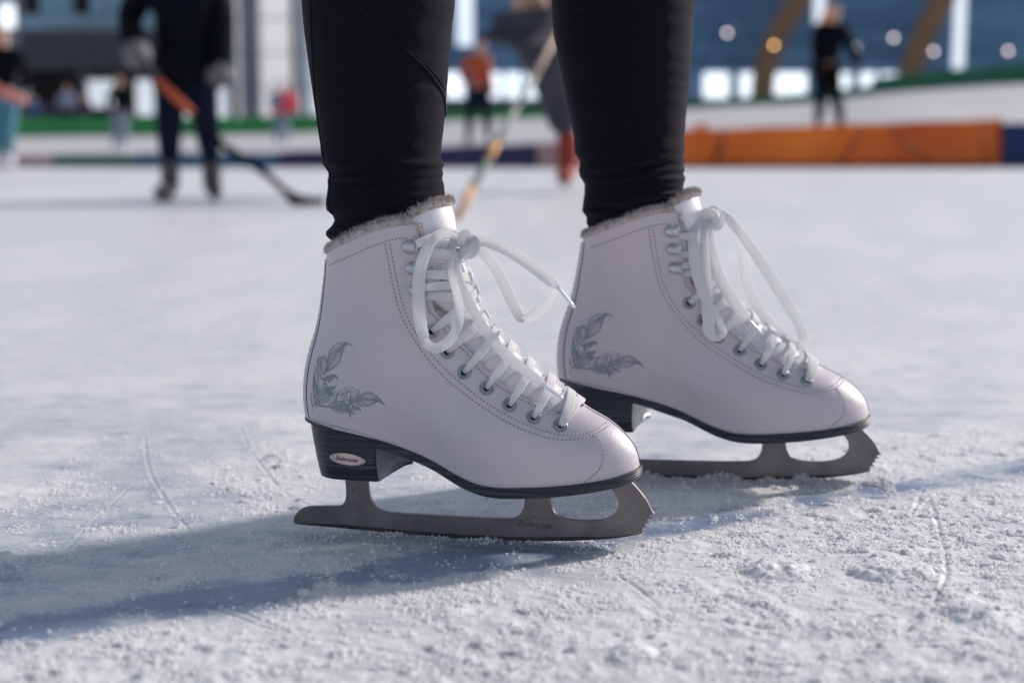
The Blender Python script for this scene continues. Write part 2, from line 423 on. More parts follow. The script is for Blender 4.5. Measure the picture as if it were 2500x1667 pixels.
    for sg in (1, -1):
        vv = np.linspace(1.0, .90, 14); e, _ = SS(vv, sg * (phie(vv) + .02), -.0014); edge.append((e, .0021, up * .3))
    tt = tongue_top[3:-3] + up * .0022 + np.array([-.0015, 0, 0])
    fur('collar_fur', [(col, .0041, up)] + edge, 26000, root)
    fur('tongue_fur', [(tt, .0036, up)], 30000, root)
    # fleece seen between tongue and facing at the notch
    nv_, nf_ = inv(1058, 752); mb = MB()
    for sg in (1, -1):
        rings = []
        for v in np.linspace(nv_ - .03, nv_ + .045, 14):
            kk = (v - nv_ + .03) / .075; q = np.linspace(nf_ - .16, nf_ + .26 - .30 * kk, 10); rings.append(SS(np.full(10, v), sg * q, -.0026 + .0022 * np.sin(np.linspace(0, 1, 10) * math.pi))[0])
        mb.loft(rings, cap=False, close=False)
        for k in range(1500):
            kk = rng.uniform(); p, n = SS(nv_ - .03 + .075 * kk, sg * (nf_ - .12 + rng.uniform() * (.36 - .28 * kk)), -.0008)
            d = (n * .5 + rng.normal(size=3) * .35 + np.array([.7, 0, -.5])); d /= np.linalg.norm(d); w = np.cross(d, n) * .00013
            tip = p + d * rng.uniform(.001, .0028); mb.add([p - w, p + w, tip], [(0, 1, 2)])
    mb.build('notch_fleece', M['fur'], root, recalc=False)
    # outsole
    a = A0 + (A1 - A0) * (1 - np.cos(np.linspace(0, math.pi, 90))) / 2
    ring = [(x, -1) for x in a] + [(x, 1) for x in a[::-1][1:-1]]
    xs = np.array([r[0] for r in ring]); sd = np.array([r[1] for r in ring]); H = hw(xs)
    ext = np.where(sd, (xs - (A0 + A1) / 2) / ((A1 - A0) / 2), 0)
    mb = MB(); rings = []
    nrm_a = np.gradient(H, xs + 1e-9 * np.arange(len(xs)))
    cx = (A0 + A1) / 2
    for fz, g in [(1.0, -.0015), (1.0, .0010), (.96, .0018), (.78, .0020), (.74, .0012), (.70, .0020), (.52, .0021), (.48, .0013), (.44, .0021), (.26, .0020), (.22, .0012), (.18, .0018), (.04, .0014), (0, .0004), (-.0, -.006)]:
        top = zt(xs); bo = zb(xs); z = bo + (top - bo) * fz
        x2 = xs + ext ** 9 * g * 1.0
        rings.append(np.stack([x2, sd * (H + g * np.clip(H / .008, 0, 1)), z], -1))
    mb.loft(rings, cap=True); o = mb.build('outsole', M['sole'], root, recalc=True)
    # stitching rib on the heel end of the sole
    mb = MB()
    for x in np.linspace(A0 + .012, A0 + .105, 62):
        h = float(hw(x)) + .0019; z1 = float(zt(x)); th = z1 - float(zb(x))
        mb.box((x, -h + .0001, z1 - .30 * th), (.0005, .0005, min(.0024, .36 * th + .001)))
    mb.build('welt_stitching', M['sole'], root, smooth=False)
    # heel block
    hp = lambda x, y, d: near(*c2([(x, y)])[0], d)
    lv = [((150, 455), (541, 588)), ((166, 540), (537, 650)), ((182, 640), (536, 720)), ((196, 715), (541, 780)), ((203, 755), (548, 812)), ]
    mb = MB(); rings = []; brst = []
    for k, (p, q) in enumerate(lv):
        a0, z0 = hp(*p, .006); a1, z1 = hp(*q, .027); a0 -= .0012 * (1 - k / 4)
        if k == len(lv) - 1: z0 += .0005
        rw = .0292 - .0012 * k; am = a1 + .014; n = 22
        th = np.linspace(-math.pi / 2, math.pi / 2, n); rr = rw
        pts = []
        for tq in th[::-1]:   # rounded rear, from +y round to -y
            x = a0 + rr * .9 * (1 - math.cos(tq)); pts.append((x, rr * math.sin(tq)))
        front = [(a1 - .0015, -rw), (a1, -rw + .0015)]
        fr = []
        for u_ in np.linspace(0, 1, 9)[1:]:
            fr.append((a1 + (am - a1) * u_ - .0028 * math.sin(u_ * math.pi), -rw + .0015 + (2 * rw - .003) * u_))
        front += fr + [(am - .0015, rw)]
        loop = pts + front
        span = am - a0
        ring3 = []
        for x, y in loop:
            f_ = (x - a0) / (a1 - a0); z = z0 + (z1 - z0) * min(f_, 1.0)
            if k == 0: z = float(zb(x)) + .001
            if k == 4 and f_ > 1: z += .45 * (x - a1) * (1)
            ring3.append((x, y, z))
        rings.append(ring3); brst.append([ring3[i] for i in range(n + 1, n + 10)])
    mb.loft(rings[::-1]); o = mb.build('heel', M['sole'], root); autosmooth(o, 40)
    mb = MB(); mb.loft([[(x + .0004, y, z) for x, y, z in r] for r in brst], cap=False, close=False)
    mb.build('heel_breast', M['breast'], heel := o, recalc=True)
    # oval badge with lettering
    bo, bz = near(*c2([(370, 668)])[0], .0280); slope = -R(5.5)
    mb = MB(); X = np.array([math.cos(slope), 0, math.sin(slope)]); O = np.array([bo, -.0282, bz]); N = np.array([0, -1.0, 0]); Zb = np.array([-math.sin(slope), 0, math.cos(slope)])
    rings = []
    for r, h in [(1, 0), (1, .0010), (.95, .0016), (.90, .0016), (.86, .0011), (.001, .0011)]:
        rings.append([O + N * h + X * math.cos(q) * .0140 * r + Zb * math.sin(q) * .0046 * r * (1 if r > .5 else 1) for q in np.linspace(0, 2 * math.pi, 40, endpoint=False)])
    mb.loft(rings); badge = mb.build('badge', M['badge'], heel); autosmooth(badge, 30)
    mb = MB()
    for sg in (-1, 1): mb.lathe([(.0011, 0), (.0011, .0005), (.0006, .0008), (.0001, .0008)], O + N * .0011 + X * sg * .0112, N, 12)
    mb.build('rivet', M['hookmetal'], badge)
    text('Bladerunner', 'lettering', O + N * .0014, X, Zb, .0178, .0034, M['ink'], badge, shear=.3, bold=.02)
    # eyelets and hooks
    eye_px = [(1055, 809), (1092, 859), (1133, 909), (1188, 948), (1244, 989), (1303, 1019), (1368, 1039)]
    eyes = [inv(*p) for p in eye_px]
    for sg in (1, -1):
        for v, f in eyes:
            p, n = SS(v, sg * f, 0.0); mb = MB()
            mb.lathe([(.0054, -.0005), (.0054, .0004), (.0049, .0009), (.0041, .0008), (.0040, .0004), (.0036, .0005), (.0034, .0011), (.0028, .0013), (.0023, .0007), (.0022, -.001)], p, n, 26)
            e = mb.build('eyelet', M['eyelet'], root)
            mb = MB(); mb.lathe([(.0024, .0002), (.0024, .0003), (.0001, .00031)], p, n, 16); mb.build('hole', M['hole'], e)
    hook_px = [(1000, 603), (1008, 655), (1015, 709)]
    hooks = [inv(*p) for p in hook_px]
    for sg in (1, -1):
        for v, f in hooks:
            p, n = SS(v, sg * f, .0004); q, _ = SS(v, sg * (f + .12), 0); X = q - p; X -= n * (X @ n); X /= np.linalg.norm(X); Y = np.cross(n, X)
            mb = MB(); rings = []
            # a domed plate, round at the back, cut square and curled up at the front
            for r in (1.0, .99, .92, .75, .5, .25, .01):
                rr = []
                for q_ in np.linspace(0, 2 * math.pi, 36, endpoint=False):
                    cx_, sy_ = math.cos(q_), math.sin(q_); x = min(cx_ * 1.30, .95) if cx_ > 0 else cx_; y = sy_
                    x, y = x * r * .0053, y * r * .0051
                    h = .0038 * math.sqrt(max(0, 1 - min(1, r * .93) ** 2)) * 1.05 + .0011 * max(0, x / .005)
                    rr.append(p + X * x + Y * y + n * (h if r < .995 else .0))
                rings.append(rr)
            mb.loft(rings)
            mb.box((0, 0, 0), (0, 0, 0)) if False else None
            base = p + X * .0053; mb.tube([base - Y * .0042 + n * .0022, base + n * .0030, base + Y * .0042 + n * .0022], .0008, 8)
            h = mb.build('lace_hook', M['hookmetal'], root); autosmooth(h, 50)
    # stitching
    def stitch(lines, name):
        for sg in (1, -1):
            mb = MB()
            for q, step in lines:
                p, n = SS(q[:, 0], sg * q[:, 1], .0002)
                Lq = np.concatenate([[0], np.cumsum(np.linalg.norm(np.diff(p, axis=0), axis=1))])
                for s in np.arange(0, Lq[-1] - step, step):
                    a_ = np.array([np.interp(s, Lq, p[:, k]) for k in range(3)]); b_ = np.array([np.interp(s + step * .62, Lq, p[:, k]) for k in range(3)])
                    nn_ = np.array([np.interp(s, Lq, n[:, k]) for k in range(3)]); h_ = np.array([np.interp(s + step * .81, Lq, p[:, k]) for k in range(3)])
                    mb.tube([a_, (a_ + b_) / 2 + nn_ * .00022, b_], .00024, 5, 0)
                    mb.lathe([(.00046, 0), (.0004, .00014), (.00002, .00015)], h_, nn_, 7, 1)
            mb.build(name, [M['thread'], M['threaddark']], root, recalc=False)
    in1 = c1([(680,540),(695,620),(710,700),(735,830),(765,950),(790,1040),(830,1130),(880,1210),(922,1275)]) + c2([(800,0),(850,60),(900,120),(960,190),(1040,250),(1120,310),(1200,365),(1280,420),(1360,462),(1440,500),(1520,530),(1600,550),(1680,557),(1760,552),(1840,530),(1900,500),(1945,465)])
    in2 = c1([(715,545),(730,640),(750,740),(775,850),(800,950),(825,1035),(860,1120),(910,1200),(960,1275)]) + c2([(870,35),(950,120),(1020,185),(1090,245),(1170,305),(1250,360),(1330,410),(1400,440),(1480,475),(1560,505),(1640,525),(1720,530),(1800,520),(1850,500),(1900,470),(1935,445)])
    cap = c2([(1862,520),(1895,570),(1920,630),(1910,690),(1885,740),(1845,775),(1800,810)])
    colr = c1([(295,708),(380,670),(480,625),(580,580),(680,540),(780,520),(855,522)])
    stitch([(onboot(in1, 160, 4), .0030), (onboot(in2, 160, 4), .0030), (onboot(cap, 60, 3), .0028), (onboot(colr, 60, 3), .0026)], 'quarter_stitching')
    vv = np.linspace(VT + .01, .97, 120); stitch([(np.stack([vv, phie(vv) - .075], 1), .0026)], 'facing_stitching')
    # toe centre seam and cross stitches
    mb = MB(); vv = np.linspace(.012, VT - .004, 70); mb.tube(SS(vv, np.full(70, math.pi), .0001)[0], .0004, 6); mb.build('toe_seam', M['threaddark'], root)
    # print on the side
    art = MB(); K = .1658
    def stroke(pts, w0, w1=None, n=None, wm=None, off=.00012):
        w1 = w0 if w1 is None else w1; px = [(740 + K * x, 800 + K * y) for x, y in pts]
        n = n or max(5, int(len(pts) * 5))
        q = smooth_curve(px, n, 1.6 if len(pts) > 2 else 0); T = np.gradient(q, axis=0); T /= np.linalg.norm(T, axis=1)[:, None] + 1e-9
        N = np.stack([-T[:, 1], T[:, 0]], 1); u = np.linspace(0, 1, n)
        w = (w0 + (w1 - w0) * u) if wm is None else np.interp(u, [0, .45, 1], [w0, wm, w1]); w = w * K / 2 * 1.3
        Lq = np.array([inv(*(q[i] + N[i] * w[i])) for i in range(n)]); Rq = np.array([inv(*(q[i] - N[i] * w[i])) for i in range(n)])
        a_, _ = SS(Lq[:, 0], Lq[:, 1], off); b_, _ = SS(Rq[:, 0], Rq[:, 1], off)
        art.loft([np.stack([a_[i], b_[i]]) for i in range(n)], cap=False, close=False, mi=0)
    def dot(x, y, r, mi=1, off=.00022):
        c = inv(740 + K * x, 800 + K * y); cp, _ = SS(c[0], c[1], off); pts = [cp]
        for q_ in range(9):
            g_ = inv(740 + K * (x + r * math.cos(q_ * .698)), 800 + K * (y + r * math.sin(q_ * .698))); pts.append(SS(g_[0], g_[1], off)[0])
        art.add(pts, [(0, 1 + i, 1 + (i + 1) % 9) for i in range(9)], mi)
    def shade(pts, w0, wm, w1): 
        global _; stroke(pts, w0 / 1.3, w1 / 1.3, 22, wm / 1.3, .00005); n_ = len(art.m); 
        k_ = n_ - 21
        for i in range(k_, n_): art.m[i] = 2
    shade([(350, 640), (430, 520), (500, 400), (560, 300), (620, 230)], 60, 190, 20)
    shade([(790, 1050), (880, 1050), (980, 1050), (1080, 1050), (1160, 1085)], 60, 215, 15)
    shade([(150, 1090), (190, 960), (240, 800), (280, 640), (310, 430)], 90, 200, 60); shade([(170, 1090), (300, 1000), (400, 900), (470, 870)], 130, 190, 40)
    shade([(160, 1110), (320, 1110), (450, 1080), (600, 1060), (740, 1000)], 60, 200, 180); shade([(430, 1140), (560, 1180), (700, 1180), (820, 1200)], 80, 170, 40)
    def leaf(base, left, right, rib, nvn):
        stroke(left, 9, 7); stroke(right, 9, 7); stroke(rib, 11, 6)
        l_, r_, b_ = smooth_curve(left, 60, 2), smooth_curve(right, 60, 2), smooth_curve(rib, 60, 2)
        for k in range(nvn):
            i = int(4 + k * 46 / nvn); j = min(59, i + 9); m_ = min(59, i + 5)
            for E_ in (l_, r_):
                mid = .5 * b_[m_] + .5 * E_[i + 3]; stroke([b_[i], mid, E_[j]], 7, 5.5, 6)
    leaf(None, [(350,640),(370,520),(370,420),(400,320),(470,240),(580,208),(680,225),(735,268)], [(350,640),(440,600),(520,530),(560,440),(590,340),(610,270),(650,235),(735,268)], [(350,640),(410,520),(470,420),(520,330),(580,250),(640,225)], 9)
    leaf(None, [(790,1040),(820,1000),(900,950),(980,945),(1060,985),(1130,1040),(1180,1110),(1205,1160)], [(790,1060),(850,1150),(930,1160),(1000,1140),(1060,1100),(1130,1080),(1170,1110),(1205,1160)], [(640,1070),(760,1050),(900,1050),(1000,1050),(1100,1065)], 8)
    stroke([(600,212),(690,230),(735,268)], 14, 4); stroke([(1120,1050),(1180,1110),(1205,1160)], 18, 4)
    stroke([(285,800),(390,755),(460,700),(500,725),(508,775)], 90, 3, 20, 60); stroke([(300,740),(400,690),(495,690)], 10, 3)
    for x, y, r in [(295,790,15),(352,805,20),(430,740,9),(395,772,9),(365,765,8)]: dot(x, y, r)
    stroke([(330,930),(420,900),(470,870),(495,838)], 80, 3, 14, 45); stroke([(370,990),(440,960),(495,940)], 45, 3)
    for P_, w0, w1 in [([(170,1060),(150,900),(150,740),(168,630)], 22, 5), ([(175,570),(205,640),(230,740),(225,850),(180,1000)], 8, 12), ([(175,570),(172,660),(170,800),(165,950)], 6, 12),
                       ([(265,430),(225,440),(208,520),(215,620),(250,720),(280,740)], 12, 9), ([(265,430),(245,470),(250,560),(275,650)], 8, 8), ([(225,480),(232,580),(262,700),(265,760)], 6, 6), ([(310,400),(280,440),(265,520),(270,600),(295,700)], 8, 8),
                       ([(310,400),(350,440),(345,520),(325,620),(300,700)], 9, 9), ([(345,460),(372,520),(350,600),(320,680)], 12, 10), ([(110,970),(125,1080),(140,1150)], 12, 10), ([(130,1245),(140,1150),(180,1110),(260,1140),(340,1165),(400,1120),(480,1090),(560,1080),(640,1070),(700,1060)], 5, 16),
                       ([(160,1100),(220,1060),(300,1070),(345,1035)], 10, 5), ([(165,1120),(240,1090),(320,1110),(380,1060),(400,990)], 10, 7), ([(200,1130),(280,1160),(370,1150)], 12, 12), ([(180,1150),(205,1190)], 10, 4), ([(160,1085),(230,1040),(310,1050)], 9, 4),
                       ([(480,1090),(500,1000),(540,930),(590,900)], 26, 4), ([(560,1060),(570,980),(620,900),(625,870)], 9, 4), ([(625,870),(640,930),(620,1010),(590,1060)], 7, 9), ([(640,1060),(650,960),(680,880),(715,855),(750,875)], 12, 5), ([(680,1060),(700,980),(712,910),(750,875)], 9, 4),
                       ([(690,1060),(720,960),(760,915),(822,908)], 9, 7), ([(820,908),(835,950),(800,1000),(770,1040)], 9, 12), ([(380,1110),(400,1040),(425,985)], 8, 4), ([(420,1120),(440,1050),(465,970)], 9, 4), ([(450,1110),(480,1040),(505,950)], 10, 4),
                       ([(370,1150),(430,1180),(470,1240),(540,1265)], 14, 4), ([(400,1140),(480,1180),(530,1240),(600,1258)], 12, 4), ([(370,1140),(420,1180),(432,1220)], 8, 4), ([(640,1180),(690,1250),(692,1300),(680,1335)], 70, 4), ([(660,1180),(720,1250),(790,1272)], 40, 3),
                       ([(650,1110),(740,1165),(820,1190),(850,1200),(835,1245)], 75, 4), ([(690,1085),(760,1105),(830,1165)], 10, 8), ([(770,1050),(810,1100),(850,1160)], 14, 10), ([(560,1080),(600,1120),(640,1170),(660,1220)], 26, 20)]:
        stroke(P_, w0, w1)
    for x, y, r in [(657,1103,15),(700,1155,18),(745,1180,8),(780,1185,7)]: dot(x, y, r)
    for (x, y) in ((203, 745), (588, 995)): dot(x, y, 20, 0, .00018); dot(x, y, 12, 1, .00026); dot(x, y, 5, 0, .0003)
    for k in range(8): y = 440 + k * 32; stroke([(275 - k * 1, y), (300, y - 12), (330 - k * 3, y)], 5, 5, 5)
    for k in range(6): x = 700 + k * 22; stroke([(x - 5, 1050 - k * 18), (x + 5, 1020 - k * 20), (x + 28, 1010 - k * 17)], 6, 5, 5)
    for k in range(7):
        stroke([(195 + k * 28, 860 - 3 * k), (185 + k * 30, 940), (190 + k * 26, 1030 - k * 9)], 9, 8, 6)
        stroke([(480 + k * 26, 1110 + k * 4), (500 + k * 24, 1150 + k * 6), (540 + k * 20, 1190 + k * 7)], 8, 7, 6)
    for k in range(5):
        stroke([(190, 960 + k * 20), (270, 945 + k * 22), (365, 945 + k * 16)], 8, 8, 6); stroke([(460 + k * 12, 1130 + k * 24), (540, 1115 + k * 26), (640, 1105 + k * 26)], 7, 7, 6)
    for k in range(6): stroke([(165 + k * 13, 700 + k * 45), (180 + k * 14, 800 + k * 30), (180 + k * 12, 900 + k * 20)], 8, 8, 6)
    art.build('feather_print', [M['print'], M['leather'], M['printsoft']], root, recalc=False)
    # blade
    secs = [[(40,1045),(42,1022),(60,992),(85,970),(110,960),(150,955)], [(150,955),(320,953)], [(320,953),(340,942),(353,922),(358,895),(357,850)], [(357,850),(352,790)], [(352,790),(490,800)], [(490,800),(494,860),(503,905),(525,945),(555,972),(590,986),(630,992)],
            [(630,992),(800,1003),(1000,1015),(1200,1025),(1350,1028)], [(1350,1028),(1385,1022),(1412,1003),(1430,970),(1438,930),(1438,900)], [(1438,900),(1438,885)], [(1438,885),(1590,880)], [(1590,880),(1592,930),(1602,970),(1628,1005),(1665,1025),(1720,1037),(1800,1043),(1880,1042),(1945,1028),(1985,1003),(2005,970),(2010,935),(2003,905),(1985,875),(1962,850)],
            [(1962,850),(1950,830)], [(1950,830),(2080,800)], [(2080,800),(2098,822),(2140,868),(2172,912),(2195,958),(2210,990),(2224,1004)], [(2226,1004),(2198,1006),(2190,1018),(2212,1030),(2184,1030),(2175,1043),(2197,1058),(2170,1056),(2161,1069),(2183,1086),(2158,1082),(2144,1094),(2163,1110),(2141,1107),(2154,1124)],
            [(2152,1122),(2100,1130),(2000,1150),(1850,1160),(1700,1165),(1500,1166),(1300,1161),(1100,1151),(900,1138),(700,1121),(500,1103),(300,1084),(150,1071),(60,1063)], [(60,1063),(45,1058),(40,1045)]]
    poly = []
    for i, s_ in enumerate(secs):
        p = np.array([near(*q, .002) for q in c2(s_)])
        if i != 14 and len(s_) > 2: p = smooth_curve(p, len(s_) * 6, 3.0)
        poly += [tuple(q) for q in p[:-1]]
    def plate(poly, th, name, m_, parent, bev=.0004, y0=0):
        bm = bmesh.new(); vs = [bm.verts.new((a, y0 - th / 2, z)) for a, z in poly]; f = bm.faces.new(vs)
        g = bmesh.ops.extrude_face_region(bm, geom=[f]); bmesh.ops.translate(bm, vec=(0, th, 0), verts=[q for q in g['geom'] if isinstance(q, bmesh.types.BMVert)])
        bmesh.ops.recalc_face_normals(bm, faces=bm.faces)
        me = bpy.data.meshes.new(name); bm.to_mesh(me); bm.free(); me.materials.append(m_); o = bpy.data.objects.new(name, me); COL.objects.link(o); o.parent = parent
        if bev:
            b = o.modifiers.new('bevel', 'BEVEL'); b.width = bev; b.segments = 2; b.limit_method = 'ANGLE'; b.angle_limit = R(50)
        return o
    blade = plate(poly, .0040, 'blade', M['steel'], root)
    # the hollow-ground lower edge, a darker band standing just proud
    be = smooth_curve([near(*q, .002) for q in c2([(60,1062),(300,1083),(500,1102),(700,1120),(900,1137),(1100,1150),(1300,1160),(1500,1165),(1700,1164),(1850,1159),(2000,1149),(2090,1131)])], 60, 2)
    up_ = be + np.stack([np.zeros(60), np.interp(np.arange(60), [0, 8, 50, 59], [.0010, .0030, .0030, .0008])], 1)
    plate([tuple(p) for p in be + np.array([0, .0002])] + [tuple(p) for p in up_[::-1]], .0044, 'runner_edge', M['steel_dark'], blade, .0001)
    BX = np.array([1.0, 0, 0]); BZ = np.array([0, 0, 1.0])
    def bp(x, y): a_, z_ = near(*c2([(x, y)])[0], .0021); return np.array([a_, -.00206, z_])
    sl = -.04; X = np.array([math.cos(sl), 0, math.sin(sl)]); Zv = np.array([-math.sin(sl), 0, math.cos(sl)])
    text('Bladerunner', 'engraving', bp(1505, 1062), X, Zv, .0275, .0050, M['etch'], blade, shear=.45, bold=.0, thin=1)
    text('9', 'size_mark', bp(402, 857), X, Zv, .0022, .0033, M['etch'], blade); text('1', 'size_mark', bp(432, 845), X, Zv, .0009, .0019, M['etch'], blade); text('3', 'size_mark', bp(432, 874), X, Zv, .0012, .0019, M['etch'], blade)
    mb = MB()
    def bl(pts, w):
        q = smooth_curve([bp(*p) for p in pts], 24, 1.5); T = np.gradient(q, axis=0); T /= np.linalg.norm(T, axis=1)[:, None]; N = np.cross(T, [0, 1, 0])
        mb.loft([np.stack([q[i] + N[i] * w, q[i] - N[i] * w]) for i in range(24)], cap=False, close=False)
    bl([(418,859),(448,859)], .00016)
    for P_ in [[(1452,1040),(1470,1015),(1500,1008),(1495,1030),(1475,1030),(1480,1010)], [(1440,1035),(1475,1040),(1500,1020),(1530,1018),(1545,1035),(1530,1045)], [(1555,1038),(1580,1020),(1610,1022),(1625,1042)], [(1552,1032),(1547,1024),(1557,1024),(1552,1032)],
               [(1500,1085),(1520,1095),(1560,1085),(1585,1070)], [(1505,1090),(1560,1100),(1590,1085),(1612,1088)], [(1540,1080),(1575,1095),(1600,1075),(1575,1065)]]: bl(P_, .00013)
    mb.build('flourish', M['etch'], blade, smooth=False, recalc=False)
    # tongue lettering
    tv, tf = inv(1080, 690); tp, tn = SS(tv, math.pi - .30, .0)
    return root, eyes, hooks

FONTCACHE = {}
def text(body, name, O, X, Z, width, height, material, parent, shear=0, bold=0, thin=0):
    cu = bpy.data.curves.new('letters', 'FONT'); cu.body = body; cu.align_x = 'CENTER'; cu.align_y = 'CENTER'; cu.shear = shear; cu.offset = bold * .5; cu.resolution_u = 3
    ob = bpy.data.objects.new('letters', cu); COL.objects.link(ob)
    bpy.context.view_layer.update(); dg = bpy.context.evaluated_depsgraph_get()
    me = bpy.data.meshes.new_from_object(ob.evaluated_get(dg)); bpy.data.objects.remove(ob); bpy.data.curves.remove(cu)
    n = len(me.vertices); co = np.empty(n * 3); me.vertices.foreach_get('co', co); co = co.reshape(-1, 3)
    mn, mx = co.min(0), co.max(0); c = (mn + mx) / 2
    sx = width / (mx[0] - mn[0]); sy = height / (mx[1] - mn[1])
    P = np.asarray(O) + (co[:, :1] - c[0]) * sx * X + (co[:, 1:2] - c[1]) * sy * Z + np.array([0, -.00004, 0])
    me.vertices.foreach_set('co', P.ravel()); me.materials.clear(); me.materials.append(material); me.update()
    o = bpy.data.objects.new(name, me); COL.objects.link(o); o.parent = parent
    return o

near_skate, EYES, HOOKS = make_skate()
near_skate.location = P0; near_skate.rotation_euler = (0, 0, -YAW)
far_skate = copy_tree(near_skate)
def desc(o): return [q for c in bpy.data.objects if c.parent == o for q in [c] + desc(c)]
for q in desc(far_skate):                       # the inner side of the other foot's skate carries no badge and no engraving
    if q.name.split('.')[0] in ('badge', 'engraving', 'flourish', 'size_mark', 'lettering', 'rivet'): bpy.data.objects.remove(q)
FS = 1.062; FSZ = 1.0; FYAW = R(5.9); P1 = np.array([.1756, .1810, 0.0]); P1[2] = -.001
far_skate.location = P1; far_skate.rotation_euler = (0, 0, -FYAW); far_skate.scale = (FS, FS, FSZ)
def toFar(p): # world -> far local
    c, s = math.cos(FYAW), math.sin(FYAW); d = (np.asarray(p) - P1) / FS
    return np.array([d[0] * c - d[1] * s, d[0] * s + d[1] * c, d[2] * FS / FSZ])
def far(px, py, d=0.0):           # pixel -> far skate local point at offset d towards the camera
    nn = np.array([-math.sin(FYAW), -math.cos(FYAW), 0]); r = ray(px, py); s = (d - (CAM - P1) @ nn) / (r @ nn)
    return toFar(CAM + r * s)
def nearp(px, py, d=0.0):
    a, z = near(px, py, d); return np.array([a, -d, z])
# ------------------------------------------------------------------ laces
CAMDIR = lambda p: (CAM - p) / np.linalg.norm(CAM - p)
def w2near(d):   # world direction -> near-local direction
    return np.array([d @ UX, -(d @ NX), d[2]])
_rv = np.linspace(VT, 1, 200); _rp = S0(_rv, np.full(200, math.pi - 1e-4))
def ridge_v(v, f):
    p = S0(v, f); return _rv[np.argmin((_rp[:, 0] - p[0]) ** 2 + (_rp[:, 2] - p[2]) ** 2)]
def vpath(v0, f0, v1, f1, ph):
    vm = (ridge_v(v0, f0) + ridge_v(v1, f1)) / 2; x = np.array([f0, math.pi, 2 * math.pi - f1]); y = [v0, max(vm, VT + .01), v1]; q = np.abs(ph)
    out = 0
    for i in range(3):
        t_ = y[i]
        for j in range(3):
            if j != i: t_ = t_ * (q - x[j]) / (x[i] - x[j])
        out = out + t_
    return out
def lacing(root, eyes, hooks, hidden=None):
    w0 = .0080
    mb = None
    for k in range(len(eyes) - 1):                       # crossed rows over the eyelets
        for sg in (1, -1):
            v0, f0 = eyes[k + 1] if False else eyes[len(eyes) - 1 - k]; v1, f1 = eyes[len(eyes) - 2 - k]
            a0 = sg * f0; a1 = sg * (2 * math.pi - f1) if sg > 0 else -(2 * math.pi - f1)
            a1 = sg * (2 * math.pi - f1 + .02)
            n = 40; u = np.linspace(0, 1, n); ph = a0 + (a1 - a0) * u; vv = vpath(v0, f0, v1, f1 + .02, ph)
            lift = .0030 if sg > 0 else .0016
            off = np.interp(u, [0, .04, .14, .5, .80, .9, 1], [-.0004, .0022, .0034, lift + .0004, .0006, -.0026, -.0034])
            p, nn = SS(vv, ph, off)
            ws = np.interp(u, [0, .05, .14, .4, 1], [.0034, .0048, .0066, .0074, .0062] if sg > 0 else [.0034, .0046, .0056, .0056, .0052])
            th = np.interp(u, [0, .1, .2, 1], [.0022, .0016, .0010, .0010])
            mb = MB(); mb.ribbon(p, nn, ws, th); mb.build('lace', M['lace'], root)
    # straight row at the lowest pair
    v0, f0 = eyes[-1]; n = 30; u = np.linspace(0, 1, n); ph = f0 + (2 * math.pi - 2 * f0) * u
    p, nn = SS(vpath(v0, f0, v0, f0, ph), ph, np.interp(u, [0, .06, .2, .5, .8, .94, 1], [-.0004, .0020, .0030, .0022, .0030, .002, -.0004]))
    mb = MB(); mb.ribbon(p, nn, np.interp(u, [0, .1, .9, 1], [.004, .0066, .0066, .004]), .0017); mb.build('lace', M['lace'], root)
    # from top eyelet to the hooks and across between the hooks
    seq = [eyes[0]] + hooks[::-1]
    for k in range(3):
        for sg in ((1, -1) if k == 0 else ()):
            v0, f0 = seq[k]; v1, f1 = seq[k + 1]
            a0 = sg * (f0 + (.06 if k else 0)); a1 = sg * (2 * math.pi - f1 - .05)
            n = 40; u = np.linspace(0, 1, n); ph = a0 + (a1 - a0) * u; vv = vpath(v0, f0, v1, f1, ph) if k == 0 else v0 + (v1 - v0) * u - .006 * (1 - u)
            off = np.interp(u, [0, .08, .3, .5, .75, .95, 1], [.0008, .0022, .0022, .0030 + .0012 * (sg > 0), .0016, .0026, .0014])
            p, nn = SS(vv, ph, off); mb = MB(); mb.ribbon(p, nn, np.interp(u, [0, .1, .9, 1], [.004, .0064, .0064, .0045]), .0014); mb.build('lace', M['lace'], root)
    for k in range(1, 4):                                 # the pass behind each hook, level across the tongue
        v1, f1 = seq[k]; n = 36; u = np.linspace(0, 1, n); ph = f1 + .1 + (2 * math.pi - 2 * f1 - .2) * u
        p, nn = SS(v1 - .018 + 0 * u, ph, np.interp(u, [0, .1, .5, .9, 1], [.0010, .0016, .0024, .0016, .001])); mb = MB(); mb.ribbon(p, nn, np.interp(u, [0, .1, .9, 1], [.0045, .0072, .0072, .0045]), .0014); mb.build('lace', M['lace'], root)
